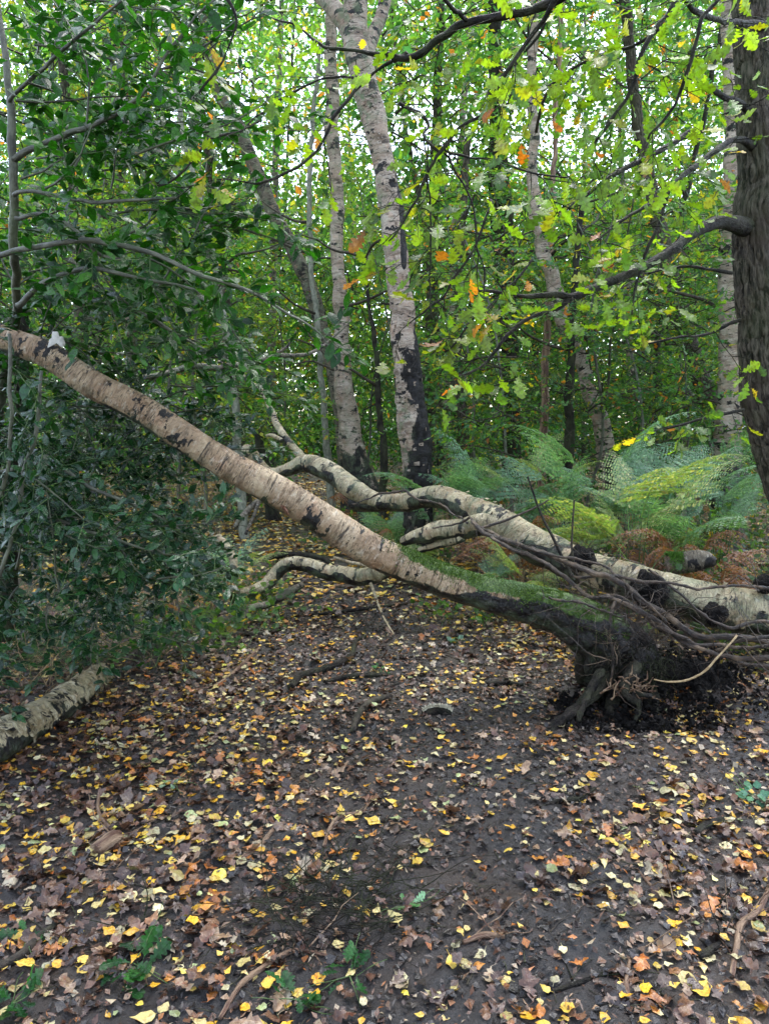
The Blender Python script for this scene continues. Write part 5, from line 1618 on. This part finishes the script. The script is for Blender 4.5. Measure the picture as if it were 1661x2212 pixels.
FN = [
    ("bluish green bracken nearest the middle birch trunk", 960, 1040, 7.0, 'g', 7, .75), ("green bracken arching behind the silver trunk", 1060, 1010, 7.0, 'g', 7, .85),
    ("tall green bracken behind the reddish dead one", 1150, 990, 7.2, 'y', 6, .8), ("wet blue-green bracken in the middle of the fern bed", 1215, 1080, 6.3, 'g', 8, .8),
    ("tall bracken with upright blue-green fronds before the leaning birch", 1310, 1010, 6.6, 'g', 8, .9), ("large yellow-green bracken just above the silver trunk", 1290, 1140, 5.6, 'y', 4, .65),
    ("bright yellowish bracken at the right of the fern bed", 1380, 1130, 5.5, 'y', 8, .78), ("pale bluish bracken with drooping fronds on the right", 1440, 1060, 5.9, 'g', 8, .82),
    ("low pale bracken touching the silver trunk fork", 1150, 1150, 5.7, 'y', 6, .5), ("dark green bracken under the far end of the silver trunk", 1040, 1190, 5.7, 'g', 5, .4),
    ("small green fern left of the middle birch", 850, 1010, 7.6, 'g', 5, .5), ("fern standing at the edge of the thicket left of the path", 440, 1090, 5.6, 'g', 6, .55),
    ("yellowish fern low beside the path on the left", 500, 1190, 6.6, 'y', 5, .4), ("green fern at the right edge of the fern bed", 1560, 1080, 6.2, 'g', 6, .6),
    ("small fern at the foot of the middle birch", 870, 1150, 6.7, 'y', 5, .38), ("bracken in shade far right behind the oak", 1500, 980, 7.6, 'g', 7, .8),
]
for k, f in enumerate(FN): fern(f[0], f[1], f[2], f[3], f[4], f[5] + 1, f[6] * 1.15, 1200 + k, 1.0 if f[6] > .55 else .5)
BN = [
    ("tall dead rust-brown bracken behind the silver trunk's bend", 1135, 1060, 6.3, 7, .6), ("dead orange-brown bracken frond heap by the right edge", 1500, 1120, 5.3, 7, .6),
    ("dead red-brown bracken between the green ferns", 1120, 1075, 6.2, 9, .6), ("hanging dead orange-brown bracken right of the fern bed", 1490, 1130, 5.5, 9, .62),
    ("dead brown bracken beside the low mossy log", 1545, 1180, 5.2, 8, .5), ("dead bracken leaning on the silver trunk's far bend", 1060, 1070, 6.3, 6, .45), ("reddish dead bracken near the slender birch", 700, 990, 9.4, 6, .5),
    ("small dead bracken left of the slender birch's foot", 850, 1080, 7.4, 5, .4), ("faded dead bracken behind the holly thicket", 400, 1180, 5.0, 5, .4),
]
for k, f in enumerate(BN): fern(f[0], f[1], f[2], f[3], 'b', f[4] + 1, f[5], 1250 + k, .9)

# ---- brambles and low leafy plants
def bramble(name, label, px, py, Y, R_, H, n, seed, cols, w, size=.05, tm=None, mat='leaf', stem='greenstem', nmax=0, cat="plant", step=.06):
    r = np.random.default_rng(seed)
    p = P(px, py, Y); z = gz(p[0], p[1])[0]
    th = empty(name, (p[0], p[1], z), label, cat)
    L, bag = [], Bag()
    for k in range(n):
        a = r.random() * 6.28; rr = R_ * math.sqrt(r.random())
        b = np.array([p[0] + rr * math.cos(a), p[1] + rr * math.sin(a) * .7, z])
        q = grow(b, (r.normal() * .5, r.normal() * .5 - .1, 1.1), H * r.uniform(.5, 1.3), 7, .22, .13, r)
        q[:, 2] = np.maximum(q[:, 2], z + .01)
        L.append(q); bag.add(leaves_on(q[1:], step, size, r, (0, -.2, 1), 1.0, upn=.5))
    mb = MB(); threads(mb, L, .0028, .001)
    build(mb, "stems", M[stem], th, kind='stuff')
    A = bag.get(); N = len(A[0])
    tm = tm or MID_T
    split_leaves(th, "leaf", "leaves", tm, meshes(tm, "plant_leaf", M[mat + '_o']), *A, palette(cols, w, N, .22), M[mat], nmax, 15)
BR_G = [(.04, .10, .025), (.06, .14, .03), (.10, .18, .03), (.25, .2, .04)]
BR_W = [.4, .3, .22, .08]
RND = [leaf('round', .3, .12, .2 * (k - 1), .06, .1, 470 + k) for k in range(3)]
BL = [
    ("bramble_patch", "bramble with fresh green leaves under the oak on the right", 1610, 1120, 4.9, .45, .7, 46, 'leaf'), ("bramble_patch", "bramble patch at the right edge behind the silver trunk", 1640, 1200, 4.7, .4, .6, 40, 'leaf'),
    ("bramble_patch", "leafy bramble between the bracken and the right-hand birch", 1530, 1020, 6.4, .6, .9, 60, 'leaf'), ("bramble_patch", "green bramble at the foot of the right-hand birch", 1600, 960, 7.0, .6, 1.0, 60, 'leaf'),
    ("bramble_patch", "low leafy bramble at the left edge of the path near the curved limb", 520, 1240, 5.2, .35, .4, 40, 'leaf'), ("bramble_patch", "glossy bramble beside the pale crooked branch", 530, 1190, 6.0, .3, .45, 40, 'leaf'),
    ("bramble_patch", "straggling bramble between the holly thicket and the path", 420, 1260, 4.6, .35, .5, 40, 'leaf'), ("bramble_patch", "trailing green stems at the front of the holly thicket", 270, 1380, 4.4, .35, .5, 34, 'holly'),
    ("bramble_patch", "dark bramble under the holly thicket by the log", 90, 1400, 4.5, .35, .5, 34, 'holly'), ("bramble_patch", "thin leafy growth behind the far end of the silver birch", 790, 1060, 8.4, .4, .5, 40, 'leaf'),
    ("bramble_patch", "small green growth under the silver trunk fork", 1010, 1200, 5.4, .35, .3, 30, 'leaf'), ("bramble_patch", "green growth behind the middle birch's foot", 830, 980, 8.6, .6, .8, 50, 'leaf'),
]
for k, b in enumerate(BL): bramble(b[0], b[1], b[2], b[3], b[4], b[5], b[6], b[7], 1300 + k, BR_G if b[8] == 'leaf' else G_DK, BR_W if b[8] == 'leaf' else W_DK, .05, RND, b[8], 'greenstem', 40)

def edge_tangle():
    """dry bents, trailing stems and bare twigs where the holly meets the path"""
    r = np.random.default_rng(66)
    L = []
    for k in range(900):
        px, py = r.uniform(-60, 560), r.uniform(1180, 1440)
        if py > 1500 - .5 * px: continue
        g = G(px, py + 60)
        L.append(grow((g[0], g[1], .03), (r.normal(), r.normal() * .6, 1.0 + r.normal() * .5), r.uniform(.15, .7), 6, .28, .12, r))
    L = np.array(L); L[:, :, 2] = np.maximum(L[:, :, 2], .02)
    h = len(L) // 2
    mb = MB(); threads(mb, L[:h], .0024, .0008)
    tag(build(mb, "dry_stems", M['straw'], None), "dry brown stems tangled at the edge of the holly thicket", "stems", None, "stuff")
    mb = MB(); threads(mb, L[h:], .0026, .0008)
    tag(build(mb, "trailing_stems", M['greenstem'], None), "thin green trailing stems at the edge of the holly thicket", "stems", None, "stuff")
edge_tangle()

# mossy log behind the silver trunk at the right
stick("mossy_log", "short mossy log with a curled pale bark end behind the silver trunk", [(1440, 1222, 44, 4.95), (1480, 1215, 50, 4.9), (1520, 1210, 44, 4.85), (1545, 1216, 20, 4.82)], 'birch_dull', 20, 0, 9, "log")
def log_moss():
    r = np.random.default_rng(3); n = 5000
    u = r.random(n); a = r.normal(0, .8, n)
    x = 1440 + 75 * u
    p = np.array([P(q, 1218, 4.9) for q in x]); N = np.stack([a * 0, -np.sin(a) * .9, np.cos(a)], 1)
    p = p + N * .072
    mb = MB(); leaf_cloud(mb, [flake(.55, .1)], p, N + .8 * r.normal(size=(n, 3)), r.normal(size=(n, 3)), r.uniform(.008, .018, n), palette([(.05, .12, .012), (.09, .17, .02)], [.5, .5], n))
    lg = [o for o in COL.objects if o.name.startswith("mossy_log")][0]
    build(mb, "moss", M['moss'], lg, kind='stuff')
log_moss()

# ---- sticks and bits on the path
S_ = [
    ("curved_stick", "long curved dark stick on the path below the curved limb", [(628, 1498, 15), (650, 1478, 16), (690, 1458, 16), (730, 1448, 14), (760, 1425, 12), (768, 1395, 10), (790, 1378, 7)], 'dark', 0),
    ("root_stick", "short arched dark root in the mud in the middle of the path", [(762, 1588, 12), (775, 1558, 15), (800, 1535, 14), (845, 1520, 10)], 'twig', 0),
    ("stick", "dark stick lying level right of the curved stick", [(700, 1488, 9), (750, 1478, 12), (810, 1472, 10), (850, 1470, 6)], 'dark', 0),
    ("stick", "straight dark stick lying level left of the torn roots", [(1050, 1488, 9), (1090, 1486, 10), (1130, 1492, 7)], 'dark', 0),
    ("stick", "long thin stick on the path beyond the curved stick", [(640, 1330, 6), (720, 1322, 8), (800, 1312, 8), (880, 1300, 5)], 'dark', 0),
    ("stick", "thin stick in the litter before the birch log", [(228, 1672, 6), (270, 1655, 8), (320, 1642, 8), (360, 1618, 5)], 'twig', 0),
    ("stick", "slim stick before the holly edge pointing at the path", [(440, 1560, 5), (480, 1548, 7), (540, 1535, 5)], 'dark', 0),
    ("broken_stick", "short thick broken stick near the lower left", [(205, 1842, 26), (240, 1818, 30), (258, 1808, 24)], 'redwood', 0),
    ("thin_branch", "thin curved branch arching above the short broken stick", [(215, 1700, 6), (212, 1745, 8), (235, 1780, 9), (258, 1812, 8), (255, 1845, 6)], 'redwood', 0),
    ("thin_branch", "long thin branch crossing the lower left", [(90, 1920, 6), (150, 1895, 9), (200, 1885, 8), (280, 1878, 6), (330, 1868, 4)], 'redwood', 0),
    ("dark_stick", "smooth black stick in the litter at the lower left", [(280, 2010, 13), (305, 1998, 16), (345, 1978, 11)], 'dark', 0),
    ("thin_branch", "long thin branch in the lower middle running down to the edge", [(475, 2200, 8), (520, 2140, 10), (570, 2095, 11), (620, 2065, 10), (650, 2060, 8), (710, 2070, 6)], 'redwood', 0),
    ("stick", "mossy stick at the bottom left edge", [(-20, 2090, 16), (40, 2060, 18), (90, 2015, 14), (130, 1990, 8)], 'twig', 0),
    ("thin_branch", "thin branch on the left of the bare mud", [(520, 1860, 8), (560, 1835, 10), (590, 1800, 7)], 'redwood', 0),
    ("thin_branch", "thin branch running up from the brushwood pile", [(700, 1830, 6), (712, 1790, 8), (735, 1765, 7), (790, 1750, 5)], 'redwood', 0),
    ("curved_branch", "light brown curved branch at the lower right edge", [(1580, 2120, 9), (1590, 2060, 12), (1600, 2010, 13), (1640, 1975, 12), (1660, 1930, 10)], 'redwood', 0),
    ("stick", "dark stick in the leaves at the right", [(1500, 1812, 14), (1530, 1795, 18), (1570, 1780, 13)], 'dark', 0),
    ("stick", "thin black stick in the mud at the right", [(1505, 1935, 7), (1535, 1965, 9), (1560, 1985, 5)], 'dark', 0),
    ("stick", "dark bent stick near the torn roots' front", [(1160, 1760, 5), (1200, 1745, 9), (1260, 1735, 10), (1285, 1715, 7)], 'dark', 0),
    ("stick", "dark short stick in the middle of the wet mud", [(1000, 2050, 8), (1045, 2035, 12), (1090, 2040, 8)], 'redwood', 0),
    ("thin_branch", "thin forked branch in the mud at the lower right", [(1180, 2150, 5), (1250, 2135, 8), (1330, 2110, 8), (1380, 2130, 6), (1440, 2170, 4)], 'dark', 0),
    ("thin_branch", "orange-brown twig in the mud at the bottom", [(1365, 2180, 8), (1352, 2145, 9), (1360, 2085, 7)], 'redwood', 0),
    ("stick", "small black stick left of the bottom right twig", [(1510, 2080, 10), (1540, 2060, 14), (1555, 2045, 8)], 'dark', 0),
    ("thin_branch", "thin twig angled across the right-hand mud", [(1380, 1890, 5), (1420, 1935, 7), (1460, 1970, 4)], 'redwood', 0),
    ("stick", "thin dark stick before the curved branch at the left of the root foot", [(470, 1395, 8), (510, 1380, 11), (560, 1372, 9), (610, 1360, 5)], 'twig', 0),
    ("stick", "bent stick at the thicket's foot", [(420, 1490, 5), (470, 1480, 8), (530, 1440, 8), (560, 1400, 5)], 'redwood', 0),
    ("root_stick", "black surface root beyond the curved limb on the path", [(570, 1215, 10), (620, 1205, 14), (690, 1212, 12), (720, 1225, 6)], 'dark', 0),
]
for k, (nm, lb, rows, mat, _) in enumerate(S_): stick(nm, lb, rows, mat, 10, 0, 1400 + k, "stick", None, True, 2 + k % 4)

def brushwood():
    r = np.random.default_rng(15); L = []
    c = G(735, 1965)
    for k in range(150):
        p = np.array([c[0] + r.normal() * .13, c[1] + r.normal() * .11, .02 + abs(r.normal()) * .02])
        L.append(grow(p, (r.normal(), r.normal(), .18 * r.normal()), r.uniform(.08, .32), 6, .25, 0, r))
    L = np.array(L); L[:, :, 2] = np.maximum(L[:, :, 2], .02)
    mb = MB(); threads(mb, L, .0022, .0009)
    tag(build(mb, "brushwood", M['dark']), "small heap of fine dark twigs on the lower middle of the path", "twigs")
brushwood()

def fringe():
    p = G(940, 1556); th = empty("bark_piece", (p[0], p[1], gz(p[0], p[1])[0]), "small dark piece of bark edged with a white bristly fringe on the mud", "bark")
    path = []
    for x, y, w in [(915, 1556, 14), (928, 1551, 20), (945, 1550, 22), (962, 1554, 18), (975, 1556, 8)]:
        g = G(x, y); path.append([g[0], g[1], gz(g[0], g[1])[0] + .012, w * .5 * 3.6 / FPX])
    mb = MB(); c = tube(mb, path, 14, .006, disp_birch(5, 1)); build(mb, "bark", M['dark'], th)
    r = np.random.default_rng(2); L = []
    for k in range(150):
        i = r.integers(0, len(c)); b = c[i, :3] + np.array([0, 0, c[i, 3] * .5])
        L.append([b, b + np.array([r.normal() * .003, -.006, .016]), b + np.array([r.normal() * .006, -.012 + .01 * r.normal(), .03])])
    mb = MB(); threads(mb, L, .0024, .0012); build(mb, "fringe", M['fringe'], th, kind='stuff')
fringe()

def sprig(label, px, py, n, size, seed, cols=((.012, .055, .014), (.02, .08, .02), (.03, .105, .025)), w=(.4, .35, .25), kind='oak', spread=.09, nmax=30):
    r = np.random.default_rng(seed); g = G(px, py)
    z = gz(g[0], g[1])[0]
    th = empty("oak_sprig" if kind == 'oak' else "green_sprig", (g[0], g[1], z), label, "sprig")
    q = np.array([grow((g[0], g[1], z + .015), (math.cos(a), math.sin(a), .1), spread * 1.3, 4, .2, .0, r) for a in r.random(4) * 6.28])
    mb = MB(); threads(mb, q, .002, .001); build(mb, "stem", M['greenstem'], th)
    a = r.random(n) * 6.28; rr = spread * np.sqrt(r.random(n)) * .36
    Pp = np.stack([g[0] + rr * np.cos(a), g[1] + rr * np.sin(a), z + .012 + r.random(n) * .03], 1)
    D = np.stack([np.cos(a), np.sin(a), r.normal(.1, .25, n)], 1) + .3 * r.normal(size=(n, 3)); U = np.stack([r.normal(0, .4, n), r.normal(-.2, .4, n), np.ones(n)], 1)
    tm = OAK_T if kind == 'oak' else RND
    split_leaves(th, "leaf", "leaves", tm, meshes(tm, "sprig_leaf", M['holly_o']), Pp, D, U, size * .78 * r.uniform(.6, 1.2, n), palette(list(cols), list(w), n), M['holly'], nmax, 5)
sprig("largest clump of wet dark green oak leaves lying at the lower left", 285, 2085, 16, .095, 1, spread=.13)
sprig("wet green oak leaves in the bottom left corner", 25, 2165, 10, .09, 2)
sprig("wet green oak sprig at the bottom, right of the long thin branch", 755, 2115, 8, .08, 3)
sprig("green oak leaves at the very bottom left of the middle", 640, 2170, 9, .075, 4)
sprig("small dark green sprig by the mossy stick at the lower left", 60, 2010, 5, .07, 5)
sprig("blue-green rosette of small leaves at the right edge", 1625, 1745, 12, .045, 6, ((.08, .2, .13), (.1, .24, .12)), (.5, .5), 'round')
sprig("tiny green sprig on the mud below the curved stick", 822, 1462, 8, .05, 7, ((.03, .13, .03), (.05, .17, .04)), (.5, .5), 'oak')
sprig("pale blue-green leaf tuft near the middle of the path", 985, 1395, 8, .05, 8, ((.15, .25, .18), (.1, .2, .12)), (.5, .5), 'round')
sprig("fern-green tuft under the leaning trunk", 960, 1308, 12, .07, 9, ((.08, .22, .03), (.1, .25, .03)), (.5, .5), 'oak')
sprig("pale green torn leaves left of the middle on the litter", 375, 1830 - 130, 6, .05, 10, ((.2, .3, .2), (.25, .35, .2)), (.5, .5), 'oak')
sprig("pale mint leaves lying in the lower middle", 880, 1978, 5, .05, 11, ((.18, .32, .18), (.1, .25, .08)), (.5, .5), 'oak')
